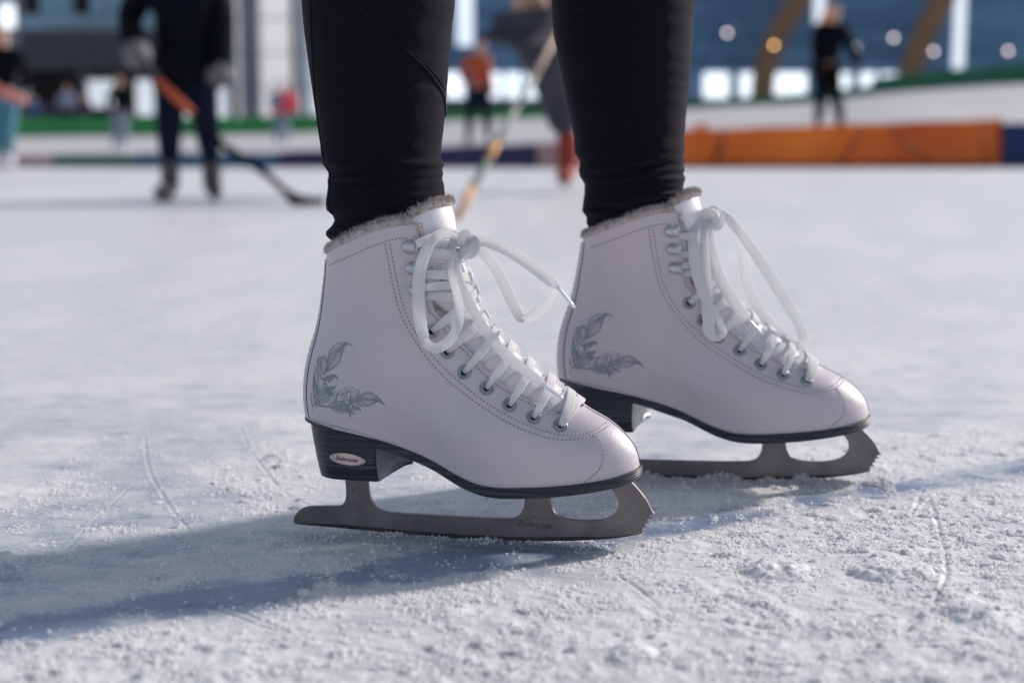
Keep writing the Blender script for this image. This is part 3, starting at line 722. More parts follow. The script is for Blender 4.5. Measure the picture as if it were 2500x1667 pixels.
def strand(root, fn, px, tocam, width=.0076, thick=.0011, n=90, name='lace_bow', sig=2.2, mi='lace', tw=None):
    """px: list (x, y, depth offset towards the camera, twist in degrees, width factor)"""
    q = np.array([p if len(p) == 5 else tuple(p) + (1.0,) for p in px], float)
    P = np.array([fn(x, y, d) for x, y, d, _, _ in q])
    L = np.concatenate([[0], np.cumsum(np.linalg.norm(np.diff(P, axis=0), axis=1))])
    C = smooth_curve(np.column_stack([P, q[:, 3:5]]), n, sig) if False else None
    s = np.linspace(0, L[-1], n); A = np.stack([np.interp(s, L, c) for c in (P[:, 0], P[:, 1], P[:, 2], q[:, 3], q[:, 4])], 1)
    k = max(1, int(3 * sig)); Q = np.vstack([2 * A[0] - A[1:k + 1][::-1], A, 2 * A[-1] - A[-k - 1:-1][::-1]]); w = np.exp(-.5 * (np.arange(-k, k + 1) / sig) ** 2); w /= w.sum()
    A = np.stack([np.convolve(Q[:, c], w, 'valid') for c in range(5)], 1)
    pts = A[:, :3]; T = np.gradient(pts, axis=0); T /= np.linalg.norm(T, axis=1)[:, None]
    nr = []
    for i in range(n):
        N = tocam - T[i] * (tocam @ T[i]); N /= np.linalg.norm(N); B = np.cross(T[i], N); a = R(A[i, 3]); nr.append(N * math.cos(a) + B * math.sin(a))
    mb = MB(); mb.ribbon(pts, nr, width * A[:, 4], thick); return mb.build(name, M[mi], root)
Z5 = lambda P, d, tw=0: [(x, y, d, tw, 1.0) for x, y in P]

# --- near skate bow
lacing(near_skate, EYES, HOOKS)
TC = w2near(CAMDIR(P0 + np.array([0, 0, .15])))
def c1p(P): return [((700 + .3507 * a[0]), (400 + .3507 * a[1])) + tuple(a[2:]) for a in P]
def c2p(P): return [((700 + .4039 * a[0]), (850 + .4039 * a[1])) + tuple(a[2:]) for a in P]
# front loop
strand(near_skate, nearp, c1p([(1215,530,.006,20),(1170,492,.014,15),(1110,478,.022,10),(1040,500,.030,0,1.0),(985,570,.036,-10,1.05),(940,680,.041,-15,1.15),(918,800,.044,-10,1.2),(915,930,.046,0,1.2),(925,1070,.046,0,1.2),(940,1160,.046,5,1.1),(958,1215,.046,10,1.0)]), TC, n=100)
strand(near_skate, nearp, c1p([(945,1190,.0445,30,.9),(975,1265,.045,20,1.0),(1040,1290,.044,10),(1110,1255,.042,0),(1165,1190,.039,-15,1.0),(1200,1100,.036,-25),(1205,1010,.034,-30),(1188,920,.032,-38,.95),(1160,820,.029,-40,.9),(1140,720,.024,-40,.9),(1135,640,.020,-35,.9),(1150,570,.014,-25,.9),(1195,520,.008,0,.9)]), TC, n=110)
strand(near_skate, nearp, c1p([(900,560,.040,0,.8),(960,535,.036,20,.9),(1050,500,.027,30,.9),(1140,490,.016,30,.9),(1215,512,.006,20,.9)]), TC, n=50)
# hanging tail on the near side
strand(near_skate, nearp, c1p([(1215,600,.008,0,.9),(1185,660,.015,-10,.95),(1178,740,.020,-15,1),(1205,830,.022,-15),(1250,930,.024,-10),(1310,1040,.026,-5),(1375,1150,.027,0),(1440,1240,.028,0),(1520,1325,.029,0),(1600,1395,.030,0),(1680,1455,.031,0),(1745,1500,.032,0,.9),(1790,1540,.033,0,.55)]), TC, n=110)
def aglet(root, a, b, r=.00115):
    mb = MB(); mb.tube([a + (b - a) * t_ for t_ in np.linspace(0, 1, 8)], [r * .9, r, r, r, r, r, r * .95, r * .7], 10); return mb.build('lace_tip', M['aglet'], root)
aglet(near_skate, nearp(1325, 938, .033), nearp(1375, 973, .031), .0014)
# right-hand tail with its plastic tip, and the folded loop under it
strand(near_skate, nearp, c1p([(1270,545,.004,30),(1330,535,.006,30,1.05),(1400,545,.006,25,1.1),(1500,585,.007,22,1.1),(1600,640,.008,20,1.1),(1700,710,.008,18,1.1),(1790,780,.008,12,1.1),(1845,825,.008,5,1.0),(1885,855,.008,0,.55)]), TC, n=90)
aglet(near_skate, nearp(1361, 700, .008), nearp(1403, 752, .006), .00145)
strand(near_skate, nearp, c1p([(1300,590,-.002,20),(1350,605,-.006,25,1.0),(1400,650,-.010,20,1.1),(1460,730,-.013,12,1.15),(1510,830,-.014,8,1.15),(1555,930,-.014,5,1.15),(1595,1020,-.013,0,1.15),(1630,1080,-.012,-25,1.05),(1655,1092,-.010,-50,1.0)]), TC, n=80)
strand(near_skate, nearp, c1p([(1640,1092,-.0105,40,1.0),(1690,1078,-.010,20,1.1),(1750,1035,-.008,10,1.1),(1810,980,-.006,0,1.05),(1850,920,-.003,-20,.9),(1868,860,.001,-40,.8),(1850,815,.0035,-60,.8),(1780,760,.0035,-60,.8),(1650,660,.003,-50,.8),(1480,560,.002,-40,.8),(1320,528,.001,-30,.8)]), TC, n=90)
# knot
def knot(root, fn, parts, tocam):
    for P_, w_, t_ in parts: strand(root, fn, P_, tocam, width=w_, thick=t_, n=50, name='lace_knot', sig=2.6)
knot(near_skate, nearp, [
    (c1p([(1205,580,.010,0),(1225,500,.013,10),(1250,475,.010,20),(1268,500,.006,20),(1262,560,.008,20),(1240,610,.012,10),(1205,640,.012,0)]), .0064, .0022),
    (c1p([(1215,620,.008,0),(1262,640,.013,-20),(1305,620,.012,-30),(1318,575,.009,-30),(1300,520,.006,-20),(1270,500,.002,0)]), .0066, .0024),
    (c1p([(1290,510,.004,0),(1310,540,.009,0),(1280,590,.013,20),(1225,600,.013,20),(1195,635,.008,0)]), .0058, .0022),
    (c1p([(1200,500,.004,0),(1240,560,.004,0),(1290,600,.002,0)]), .0080, .0045)], TC)
# tongue lettering and label marks
tO = np.array(nearp(1094, 689, .0)); v_, f_ = inv(1092, 690)
def tongue_text(root):
    n = 160
    cu = None
    v0, f0 = inv(1067, 691); v1, f1 = inv(1096, 683)
    o = text('Bladerunner', 'tongue_lettering', np.zeros(3), np.array([1., 0, 0]), np.array([0, 0, 1.]), 1, 1, M['ink'], root, shear=.35, bold=.03)
    m_ = len(o.data.vertices); co = np.empty(m_ * 3); o.data.vertices.foreach_get('co', co); co = co.reshape(-1, 3)
    ph = f0 + (co[:, 0] + .5) * (math.pi - f0) * 2; v = v0 + .004 + (co[:, 2]) * .020
    P, N = SS(v, ph, .0004 + .0 * v); o.data.vertices.foreach_set('co', P.ravel()); o.data.update()
    mb = MB()
    for q in [[(1062,612),(1078,601)], [(1072,603),(1078,614)], [(1078,597),(1078,615)], [(1086,596),(1085,615)], [(1092,596),(1091,612)], [(1066,616),(1074,604)], [(1050,652),(1062,658),(1078,656)], [(1052,646),(1064,652),(1080,650)], [(1055,641),(1066,646),(1084,644)], [(1053,655),(1064,662),(1074,661)]]:
        g = smooth_curve(np.array([inv(*p) for p in q]), 14, 1); P, N = SS(g[:, 0], g[:, 1], .0009); mb.tube(P, .00022, 5)
    mb.build('tongue_print', M['print'], root)
tongue_text(near_skate); tongue_text(far_skate)

# --- far skate bow
lacing(far_skate, EYES, HOOKS)
cd = CAMDIR(P1 + np.array([0, 0, .15])); TF = np.array([cd @ np.array([math.cos(FYAW), -math.sin(FYAW), 0]), cd @ np.array([math.sin(FYAW), math.cos(FYAW), 0]), cd[2]])
cf = lambda P: [((1600 + .2935 * a[0]), (500 + .2934 * a[1])) + tuple(a[2:]) for a in P]
fw = .0080
strand(far_skate, far, cf([(400,110,.012,0),(350,150,.020,10,1.0),(325,230,.028,10,1.1),(318,330,.034,5,1.15),(325,450,.038,0,1.2),(345,570,.042,0,1.1),(375,680,.045,10,1.0),(410,790,.047,20,.9),(470,880,.046,30,.9),(530,960,.045,30,.9),(560,1040,.044,20,1.0),(550,1085,.046,-20,1.0),(515,1105,.048,-50,1.0)]), TF, width=fw, n=120)
strand(far_skate, far, cf([(535,1100,.049,30,.9),(480,1100,.050,10,1.1),(445,1050,.050,0,1.2),(440,950,.049,0,1.2),(430,800,.046,0,1.15),(415,600,.042,0,1.15),(400,430,.036,0,1.1),(390,280,.028,0,1.1),(400,170,.018,0,1.0),(420,120,.010,0,.9)]), TF, width=fw, n=110)
strand(far_skate, far, cf([(435,140,.012,0,.8),(440,250,.022,0,1.0),(465,400,.028,0,1.15),(510,550,.031,0,1.2),(570,680,.033,0,1.2),(640,790,.034,0,1.2),(700,870,.035,0,1.15),(745,930,.035,0,.9),(775,960,.035,0,.55)]), TF, width=fw, n=90)
aglet(far_skate, far(1600 + .2935 * 770, 500 + .2934 * 950, .035), far(1600 + .2935 * 890, 500 + .2934 * 1075, .033), .0014)
strand(far_skate, far, cf([(480,60,.004,20,.9),(560,75,.002,20,1.0),(640,150,.000,15,1.15),(700,280,-.002,10,1.15),(735,430,-.004,5,1.1),(745,560,-.006,0,1.1),(770,680,-.008,0,1.15),(830,820,-.010,-5,1.2),(920,950,-.010,-10,1.1),(1030,1060,-.008,-10,1.0),(1130,1130,-.006,-10,.9),(1190,1170,-.004,-20,.9)]), TF, width=fw, n=110)
strand(far_skate, far, cf([(1170,1175,-.003,10,.9),(1225,1165,-.002,20,1.0),(1240,1110,-.001,15,1.1),(1200,1000,.000,5,1.1),(1120,860,.001,5,1.15),(1020,700,.002,5,1.15),(920,540,.003,5,1.15),(810,380,.003,10,1.1),(710,240,.003,10,1.05),(620,130,.004,15,1.0),(520,65,.005,20,.9)]), TF, width=fw, n=110)
strand(far_skate, far, cf([(130,160,.036,0,.8),(200,120,.032,20,1.0),(300,100,.022,30,1.1),(400,75,.012,30,1.1),(460,70,.006,20,1.0)]), TF, width=fw, n=60)
knot(far_skate, far, [
    (cf([(380,110,.010,0),(430,60,.013,20),(490,80,.012,30),(500,150,.010,20),(480,195,.008,0)]), .0085, .0045),
    (cf([(450,60,.008,0),(510,70,.010,-20),(540,130,.010,-20),(520,180,.008,-20),(460,190,.006,0)]), .0075, .0040),
    (cf([(420,150,.006,0),(480,40,.008,10),(520,60,.004,10)]), .0080, .0050)], TF)

# ------------------------------------------------------------------ the skater's legs
person = empty('person', (P0 + P1) / 2 * np.array([1, 1, 0]), 0, 'skater in snug black leggings standing in two white figure skates', 'person')
PO = np.array(person.location)
leg1L = [(737,0),(743,72),(755,163),(768,253),(782,343),(786,397),(802,419),(803,425),(801,455),(796,500),(798,512),(814,526),(818,538),(812,550),(797,564),(796,574),(806,585),(822,588),(836,600),(852,625),(862,680)]
leg1R = [(1111,0),(1103,70),(1094,175),(1087,273),(1075,386),(1083,396),(1084,403),(1079,412),(1082,425),(1079,435),(1084,452),(1084,462),(1086,473),(1078,492),(1074,520),(1068,560),(1058,600),(1050,680)]
leg2L = [(1345,0),(1352,88),(1366,158),(1387,263),(1402,333),(1403,372),(1416,395),(1414,420),(1416,432),(1428,450),(1426,480),(1421,515),(1432,530),(1432,545),(1440,560),(1452,600),(1460,680)]
leg2R = [(1695,0),(1690,88),(1686,175),(1678,245),(1670,333),(1672,365),(1667,376),(1672,393),(1668,403),(1671,414),(1667,424),(1673,436),(1668,450),(1664,480),(1655,520),(1645,560),(1630,600),(1620,680)]
def legrings(Lp, Rp, depth, folds, seed, ydir):
    zs = lambda p: at(p[0], p[1], depth)
    Lw = np.array([zs(p) for p in Lp]); Rw = np.array([zs(p) for p in Rp])
    z = np.concatenate([np.linspace(Lw[0][2] + .0, .285, 60), np.linspace(.284, max(Lw[-1][2], Rw[-1][2]) + .001, 190)])
    zf = [at(0, q, depth)[2] for q in (600, 560, 520, 450)]
    rings = []; n = 160; th = np.linspace(0, 2 * math.pi, n, endpoint=False)
    rr = np.random.default_rng(seed); K_ = [(rr.uniform(.5, 1), rr.uniform(0, 6.28), rr.uniform(.002, .013), rr.uniform(0, 6.28), rr.uniform(.0020, .0052), rr.uniform(*folds[0])) for _ in range(folds[1])]
    for zz in z:
        xl = np.interp(-zz, -Lw[:, 2], Lw[:, 0]); xr = np.interp(-zz, -Rw[:, 2], Rw[:, 0]); c = (xl + xr) / 2; r = (xr - xl) / 2
        x = c + r * np.cos(th); fz = np.interp(zz, zf, [.60, .74, .84, .92]); y = depth + CAM[1] + fz * r * np.sin(th)
        dr = np.zeros(n)
        for am, p0, tilt, p1, wd, zc in K_:
            zc_ = zc + tilt * np.sin(th + p0); env = np.clip(np.sin(th * 1 + p1) * .9 + .35, 0, 1)
            g = (zz - zc_) / wd; dr += am * .0042 * env * (np.exp(-g * g) - .7 * np.exp(-((g + 1.4) ** 2)))
        dr *= np.abs(np.sin(th)) ** .5
        up_ = min(1, max(0, (zz - .27) / .02))
        dr += up_ * .0005 * np.sin(zz * 400 + 3 * np.cos(th) + 2 * np.sin(zz * 90)) * np.clip(np.cos(th), 0, 1)
        side_ = 1 - .75 * np.abs(np.cos(th)) ** 3; dr = dr * side_
        rings.append(np.stack([x + dr * np.cos(th), y + dr * np.sin(th), np.full(n, zz)], 1) - PO)
    return rings
N1 = nearp(950, 560, 0); W1 = L2W(N1); D1 = W1[1] - CAM[1]
F1 = ray(1540, 520); s_ = (P1[1] + .003 - CAM[1]) / F1[1]; D2 = P1[1] + .003 - CAM[1]
r1 = legrings(leg1L, leg1R, D1, ((.222, .283), 11), 3, 1); r2 = legrings(leg2L, leg2R, D2, ((.235, .300), 12), 8, 1)
def extend_up(rings, cx, cy, r_list):
    th = np.linspace(0, 2 * math.pi, 160, endpoint=False); out = []
    for z_, x_, y_, a_, b_ in r_list: out.append(np.stack([x_ + a_ * np.cos(th), y_ + b_ * np.sin(th), np.full(160, z_)], 1) - PO)
    return out[::-1] + rings
c1_ = r1[0].mean(0) + PO; c2_ = r2[0].mean(0) + PO; hipc = (c1_ + c2_) / 2
r1 = extend_up(r1, 0, 0, [(.45, c1_[0] - .004, c1_[1], .0565, .052), (.50, c1_[0], c1_[1], .056, .053), (.58, hipc[0] * .3 + c1_[0] * .7, hipc[1] * .3 + c1_[1] * .7, .068, .066), (.72, hipc[0] * .6 + c1_[0] * .4, hipc[1] - .07, .085, .082), (.86, hipc[0], hipc[1] - .055, .095, .09), (1.0, hipc[0], hipc[1] - .01, .10, .13)])
r2 = extend_up(r2, 0, 0, [(.45, c2_[0] - .002, c2_[1], .062, .058), (.50, c2_[0], c2_[1], .060, .057), (.58, hipc[0] * .3 + c2_[0] * .7, hipc[1] * .3 + c2_[1] * .7, .070, .066), (.72, hipc[0] * .6 + c2_[0] * .4, hipc[1] + .07, .085, .082), (.86, hipc[0], hipc[1] + .055, .095, .09), (1.0, hipc[0] + .002, hipc[1] + .01, .10, .125)])
mb = MB(); mb.loft(r1); mb.loft(r2); leg = mb.build('leggings', M['legging'], person)
from mathutils.bvhtree import BVHTree
bv = BVHTree.FromPolygons([tuple(v) for v in mb.v], mb.f)
def onleg(px, py, off=0.0):
    r = ray(px, py); h = bv.ray_cast(Vector(CAM - PO), Vector(r / np.linalg.norm(r)))
    if h[0] is None: return None
    n = h[1] if h[1].dot(Vector(r)) < 0 else -h[1]
    return np.array(h[0] + n * off)
def seam(pts, rad, off, name):
    q = [p for p in (onleg(x, y, off) for x, y in smooth_curve(pts, 60, 2)) if p is not None]
    q = [p for i, p in enumerate(q) if i == 0 or np.linalg.norm(p - q[i - 1]) < .02]
    if len(q) > 6:
        q = smooth_curve(np.array(q), 70, 2.5); mb = MB(); mb.tube(q, rad, 8); mb.build(name, M['legging'], person)
K9 = .3829
cr = lambda P: [(720 + K9 * x, K9 * y) for x, y in P]
seam(cr([(98,2),(105,200),(118,450),(133,680),(158,850),(180,1000),(196,1072),(226,1105)]), .0011, -.0002, 'side_seam')
seam(cr([(226,1110),(222,1200),(214,1290),(218,1330),(245,1365)]), .0010, -.0002, 'side_seam')
seam(cr([(640,240),(720,335),(800,405),(860,470),(905,535),(945,600),(957,660),(955,740)]), .0014, -.0002, 'panel_seam')
seam(cr([(655,232),(735,325),(815,393),(878,458),(925,520),(958,575)]), .0007, .0000, 'panel_seam')
seam([(1523,2),(1526,100),(1532,230),(1537,330),(1540,430),(1542,505)], .0006, -.0001, 'side_seam')
mb = MB()
for _ in range(10):
    px = random.choice([random.uniform(800, 1100), random.uniform(1400, 1680)]); p = onleg(px, random.uniform(0, 520), .0002)
    if p is None: continue
    d = np.array([random.gauss(0, 1), 0, random.gauss(0, 1)]); d /= np.linalg.norm(d); L_ = random.choice([.0003, .0003, .0005, .0016]); 
    mb.tube([p, p + d * L_ / 2 + np.array([0, -.0002, 0]), p + d * L_ + np.array([random.gauss(0, .0002), -.0001, random.gauss(0, .0002)])], .00007, 4)
tag(mb.build('lint', M['lint'], person), kind='stuff')
# short nap of the fabric, standing off the surface along both legs
mb = MB(); vs = []; fs = []
for rings in (r1, r2):
    RR = np.array([r for r in rings if (r[0][2] + PO[2]) < .43]); nr_ = len(RR); cen = RR.mean(1)
    for _ in range(26000):
        i = rng.integers(0, nr_ - 1); j = rng.integers(0, 160)
        if RR[i, j, 1] > cen[i, 1] + .02: continue
        p = RR[i, j] + (RR[i + 1, j] - RR[i, j]) * rng.uniform() + (RR[i, (j + 1) % 160] - RR[i, j]) * rng.uniform()
        n_ = p - cen[i]; n_[2] = 0; n_ /= np.linalg.norm(n_) + 1e-9; d = n_ * .5 + rng.normal(size=3) * .5 + np.array([0, 0, -.6]); d /= np.linalg.norm(d); w_ = np.cross(d, rng.normal(size=3)); w_ /= np.linalg.norm(w_) + 1e-9; w_ *= .00004
        b = len(vs); vs += [p - w_, p + w_, p + d * rng.uniform(.0004, .0010)]; fs.append((b, b + 1, b + 2))
mb.add(vs, fs); tag(mb.build('fabric_nap', M['legging'], person, recalc=False), kind='stuff')
# ------------------------------------------------------------------ the ice
def hashn(ix, iy, seed):
    h = (ix.astype(np.int64) * 374761393 + iy.astype(np.int64) * 668265263 + seed * 974634777) & 0xFFFFFFFF
    h = ((h ^ (h >> 13)) * 1274126177) & 0xFFFFFFFF
    return ((h ^ (h >> 16)) & 0xFFFF) / 65535.0
def vnoise(x, y, seed):
    ix, iy = np.floor(x), np.floor(y); fx, fy = x - ix, y - iy; fx = fx * fx * (3 - 2 * fx); fy = fy * fy * (3 - 2 * fy)
    a, b, c, d = hashn(ix, iy, seed), hashn(ix + 1, iy, seed), hashn(ix, iy + 1, seed), hashn(ix + 1, iy + 1, seed)
    return (a * (1 - fx) + b * fx) * (1 - fy) + (c * (1 - fx) + d * fx) * fy
def fbm(x, y, seed, o=4, g=.5):
    s_ = 0; a = 1; t_ = 0
    for i in range(o): s_ = s_ + a * vnoise(x * 2 ** i + 17.3 * i, y * 2 ** i - 9.1 * i, seed + i); t_ += a; a *= g
    return s_ / t_
BAND0, BAND1 = ground(1500, 1303), ground(0, 1545)      # line of the dark shadow band, painted into the ice as bluer, barer ice
def snowmask(x, y):           # 0 clear ice ... 1 thick shavings; thinned along the painted shadow band
    base = fbm(x * 9 + 3, y * 9, 11, 4)
    d = BAND1 - BAND0; L2 = d[:2] @ d[:2]; t_ = ((x - BAND0[0]) * d[0] + (y - BAND0[1]) * d[1]) / L2
    tc = np.clip(t_, -1.4, 1.5); dist = np.hypot(x - BAND0[0] - d[0] * tc, y - BAND0[1] - d[1] * tc)
    sw = np.exp(-(dist / .030) ** 2)
    right = 1 / (1 + np.exp(-(x * 1.2 - y * .9 - .10) * 9))
    front = 1 / (1 + np.exp((y + .20) * 22))
    m_ = base * .9 - .18 + .34 * right + .32 * front - .62 * sw * np.clip(.0 + 1.6 * fbm(x * 40, y * 40, 17, 3), 0, 1)
    far_ = 1 / (1 + np.exp(-(y - .35) * 8))
    return np.clip((m_ - .22 - .12 * far_) * 2.6, 0, 1)
def groove(x, y, pts, wd):
    best = np.full(x.shape, 9.0)
    for (x0, y0), (x1, y1) in zip(pts[:-1], pts[1:]):
        dx, dy = x1 - x0, y1 - y0; t_ = np.clip(((x - x0) * dx + (y - y0) * dy) / (dx * dx + dy * dy), 0, 1)
        best = np.minimum(best, np.hypot(x - x0 - t_ * dx, y - y0 - t_ * dy))
    return np.exp(-(best / wd) ** 2), np.exp(-((best - 2.2 * wd) / wd) ** 2)
def gp(P): return [tuple(ground(x, y)[:2]) for x, y in smooth_curve(P, 24, 1.5)]
SCR = [(gp([(352, 1060), (360, 1150), (430, 1260), (505, 1335), (580, 1400)]), .0013), (gp([(2275, 1230), (2305, 1330), (2315, 1400), (2290, 1460), (2270, 1500)]), .0016), (gp([(585, 1040), (610, 1100), (680, 1190)]), .0011),
       (gp([(0, 1625), (150, 1575), (300, 1525), (420, 1480), (520, 1465), (700, 1540)]), .0016), (gp([(880, 1350), (930, 1420), (1000, 1490)]), .0010), (gp([(1505, 1405), (1560, 1440), (1610, 1480)]), .0012), (gp([(2220, 1275), (2245, 1215), (2262, 1185)]), .0013), (gp([(2235, 1262), (2275, 1215)]), .0010),
       (gp([(160, 1340), (260, 1240), (330, 1180)]), .0010), (gp([(0, 700), (300, 690), (700, 640)]), .004), (gp([(1200, 520), (1800, 500), (2500, 560)]), .005), (gp([(450, 1460), (700, 1550), (1000, 1600)]), .0012)]
def height(x, y):
    m_ = snowmask(x, y)
    h = .0010 * (fbm(x * 6, y * 6, 31, 3) - .5)
    gran = fbm(x * 120, y * 120, 41, 3, .6); gran2 = np.clip(vnoise(x * 260, y * 260, 51) - .45, 0, 1)
    near_ = 1 / (1 + np.exp((y - 1.6) * 3))
    h = h + near_ * (m_ * (.0026 * np.clip(gran - .38, 0, 1) + .0005 * gran2 + .0048 * np.clip(fbm(x * 30, y * 30, 71, 3) - .42, 0, 1)) + .0007 * (fbm(x * 45, y * 80, 61, 3) - .5))
    for pts, wd in SCR:
        P_ = np.array(pts); bb = (x > P_[:, 0].min() - .03) & (x < P_[:, 0].max() + .03) & (y > P_[:, 1].min() - .03) & (y < P_[:, 1].max() + .03)
        if bb.any():
            c_, e_ = groove(x[bb], y[bb], pts, wd); h[bb] = h[bb] * (1 - .8 * c_) - .0006 * c_ + .0004 * e_
    for cx_, cy_, r_, hh in [(*ground(2400, 1500)[:2], .026, .006), (*ground(2180, 1400)[:2], .030, .006), (*ground(1900, 1395)[:2], .028, .006), (*ground(15, 1395)[:2], .011, .009), (*ground(1540, 1600)[:2], .018, .005)]:
        q = np.hypot(x - cx_, (y - cy_)) / r_; h = h + hh * np.clip(1 - q * q, 0, 1) * (.45 + .8 * fbm(x * 170, y * 170, 91, 3))
    # banks of shavings pushed up along the far runner and thinly along the near one
    for (P_, u_, l0, l1, am) in [(P1, np.array([math.cos(FYAW), -math.sin(FYAW)]), -.12, .16, .0055), (P0, UX[:2], -.11, .12, .0018)]:
        rx, ry = x - P_[0], y - P_[1]; a_ = rx * u_[0] + ry * u_[1]; b_ = rx * u_[1] - ry * u_[0] ; inside = 1 / (1 + np.exp(-(a_ - l0) * 90)) / (1 + np.exp((a_ - l1) * 90))
        h = h + am * inside * np.exp(-((b_ + .0) / .011) ** 2) * np.clip(fbm(x * 70, y * 70, 101, 3) * 2 - .55, 0, 1)
    return h
def spacing(lo, hi, step, out_lo, out_hi, g=1.16):
    c_ = list(np.arange(lo, hi + step, step)); s_ = step; x = lo; a_ = []
    while x > out_lo: s_ *= g; x -= s_; a_.append(x)
    s_ = step; x = c_[-1]; b_ = []
    while x < out_hi: s_ *= g; x += s_; b_.append(x)
    return np.array(a_[::-1] + c_ + b_)
gx = spacing(-.42, .56, .0017, -400, 400); gy = spacing(-.44, .42, .0017, -30, 900)
GX, GY = np.meshgrid(gx, gy); GZ = height(GX, GY)
nyy, nxx = GX.shape; co = np.stack([GX, GY, GZ], -1).reshape(-1, 3).astype(np.float32)
idx = np.arange(nyy * nxx).reshape(nyy, nxx); qd = np.stack([idx[:-1, :-1], idx[:-1, 1:], idx[1:, 1:], idx[1:, :-1]], -1).reshape(-1, 4)
me = bpy.data.meshes.new('ice'); me.vertices.add(len(co)); me.vertices.foreach_set('co', co.ravel()); me.loops.add(qd.size); me.loops.foreach_set('vertex_index', qd.ravel().astype(np.int32))
me.polygons.add(len(qd)); me.polygons.foreach_set('loop_start', np.arange(0, qd.size, 4, dtype=np.int32)); me.polygons.foreach_set('loop_total', np.full(len(qd), 4, dtype=np.int32)); me.polygons.foreach_set('use_smooth', np.ones(len(qd), dtype=bool)); me.update()
_d = BAND1 - BAND0; _t = ((GX - BAND0[0]) * _d[0] + (GY - BAND0[1]) * _d[1]) / (_d[:2] @ _d[:2]); _t = np.clip(_t, -1.5, 3); BAND_SHADE = np.exp(-(np.hypot(GX - BAND0[0] - _d[0] * _t, GY - BAND0[1] - _d[1] * _t) / .032) ** 2) * np.clip(1.7 * fbm(GX * 25, GY * 25, 19, 4) - .05, 0, 1)  # bluer shadow band put into the ice colour, besides the pole's shadow
ab_ = me.attributes.new('band_shade', 'FLOAT', 'POINT'); ab_.data.foreach_set('value', BAND_SHADE.ravel().astype(np.float32))
at_ = me.attributes.new('snow', 'FLOAT', 'POINT'); at_.data.foreach_set('value', snowmask(GX, GY).ravel().astype(np.float32))
m = mat('ice_surface', (.6, .65, .75), .3); t = NT(m); v = t.coords()
at_n = t.n('ShaderNodeAttribute'); at_n.attribute_name = 'snow'
n1 = t.noise(v, 30, 6, .65); n2 = t.noise(t.coords(scale=(1, 2.6, 1)), 9, 5, .6); n3 = t.noise(v, 260, 3, .6)
fr = t.math('ADD', t.math('MULTIPLY', at_n.outputs['Fac'], .95), t.math('MULTIPLY', t.math('SUBTRACT', n1, .5), 1.3)); fr = t.math('ADD', fr, t.math('MULTIPLY', t.math('SUBTRACT', n2, .5), 1.0)); fr = t.math('ADD', fr, t.math('MULTIPLY', t.math('SUBTRACT', n3, .5), .7))
geo = t.n('ShaderNodeNewGeometry'); sy = t.n('ShaderNodeSeparateXYZ'); t.l(geo.outputs['Position'], sy.inputs[0])
farf = t.math('MULTIPLY', t.math('ADD', sy.outputs[1], .05), 1.1, True) if False else t.math('MULTIPLY', t.math('ADD', sy.outputs[1], .1), 1.2, True)
fr = t.math('ADD', fr, t.math('MULTIPLY', farf, .5)); fr = t.math('ADD', fr, .34, True)
ab = t.n('ShaderNodeAttribute'); ab.attribute_name = 'band_shade'; fr = t.math('SUBTRACT', fr, t.math('MULTIPLY', ab.outputs['Fac'], .55), True)
tone = t.math('ADD', t.math('MULTIPLY', t.noise(t.coords(scale=(.7, 1.6, 1), rot=(0, 0, .15)), 26, 6, .72), .52), .75)
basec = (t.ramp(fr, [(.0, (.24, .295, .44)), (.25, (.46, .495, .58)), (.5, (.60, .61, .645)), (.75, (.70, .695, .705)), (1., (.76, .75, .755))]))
vm = t.n('ShaderNodeVectorMath', operation='SCALE'); t.l(basec, vm.inputs[0]); t.l(tone, vm.inputs['Scale']); t.col(vm.outputs[0])
t.rgh(t.math('ADD', t.math('MULTIPLY', fr, .34), .16))
b1 = t.bump(t.noise(t.coords(scale=(1, 2, 1)), 70, 6, .7), .8, .0024); b2 = t.bump(t.noise(v, 700, 4, .7), .65, .0006, b1); b3 = t.bump(t.noise(t.coords(scale=(.5, 2.2, 1), rot=(0, 0, .25)), 8, 5, .6), .35, .008, b2)
t.nor(b3); t.b.inputs['Subsurface Weight'].default_value = .7; t.b.inputs['Subsurface Radius'].default_value = (.9, 1.0, 1.15); t.b.inputs['Subsurface Scale'].default_value = .0045; 
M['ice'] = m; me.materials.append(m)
ice = bpy.data.objects.new('ice', me); COL.objects.link(ice); tag(ice, 'scratched white skating ice with frost and shavings', None, kind='structure')

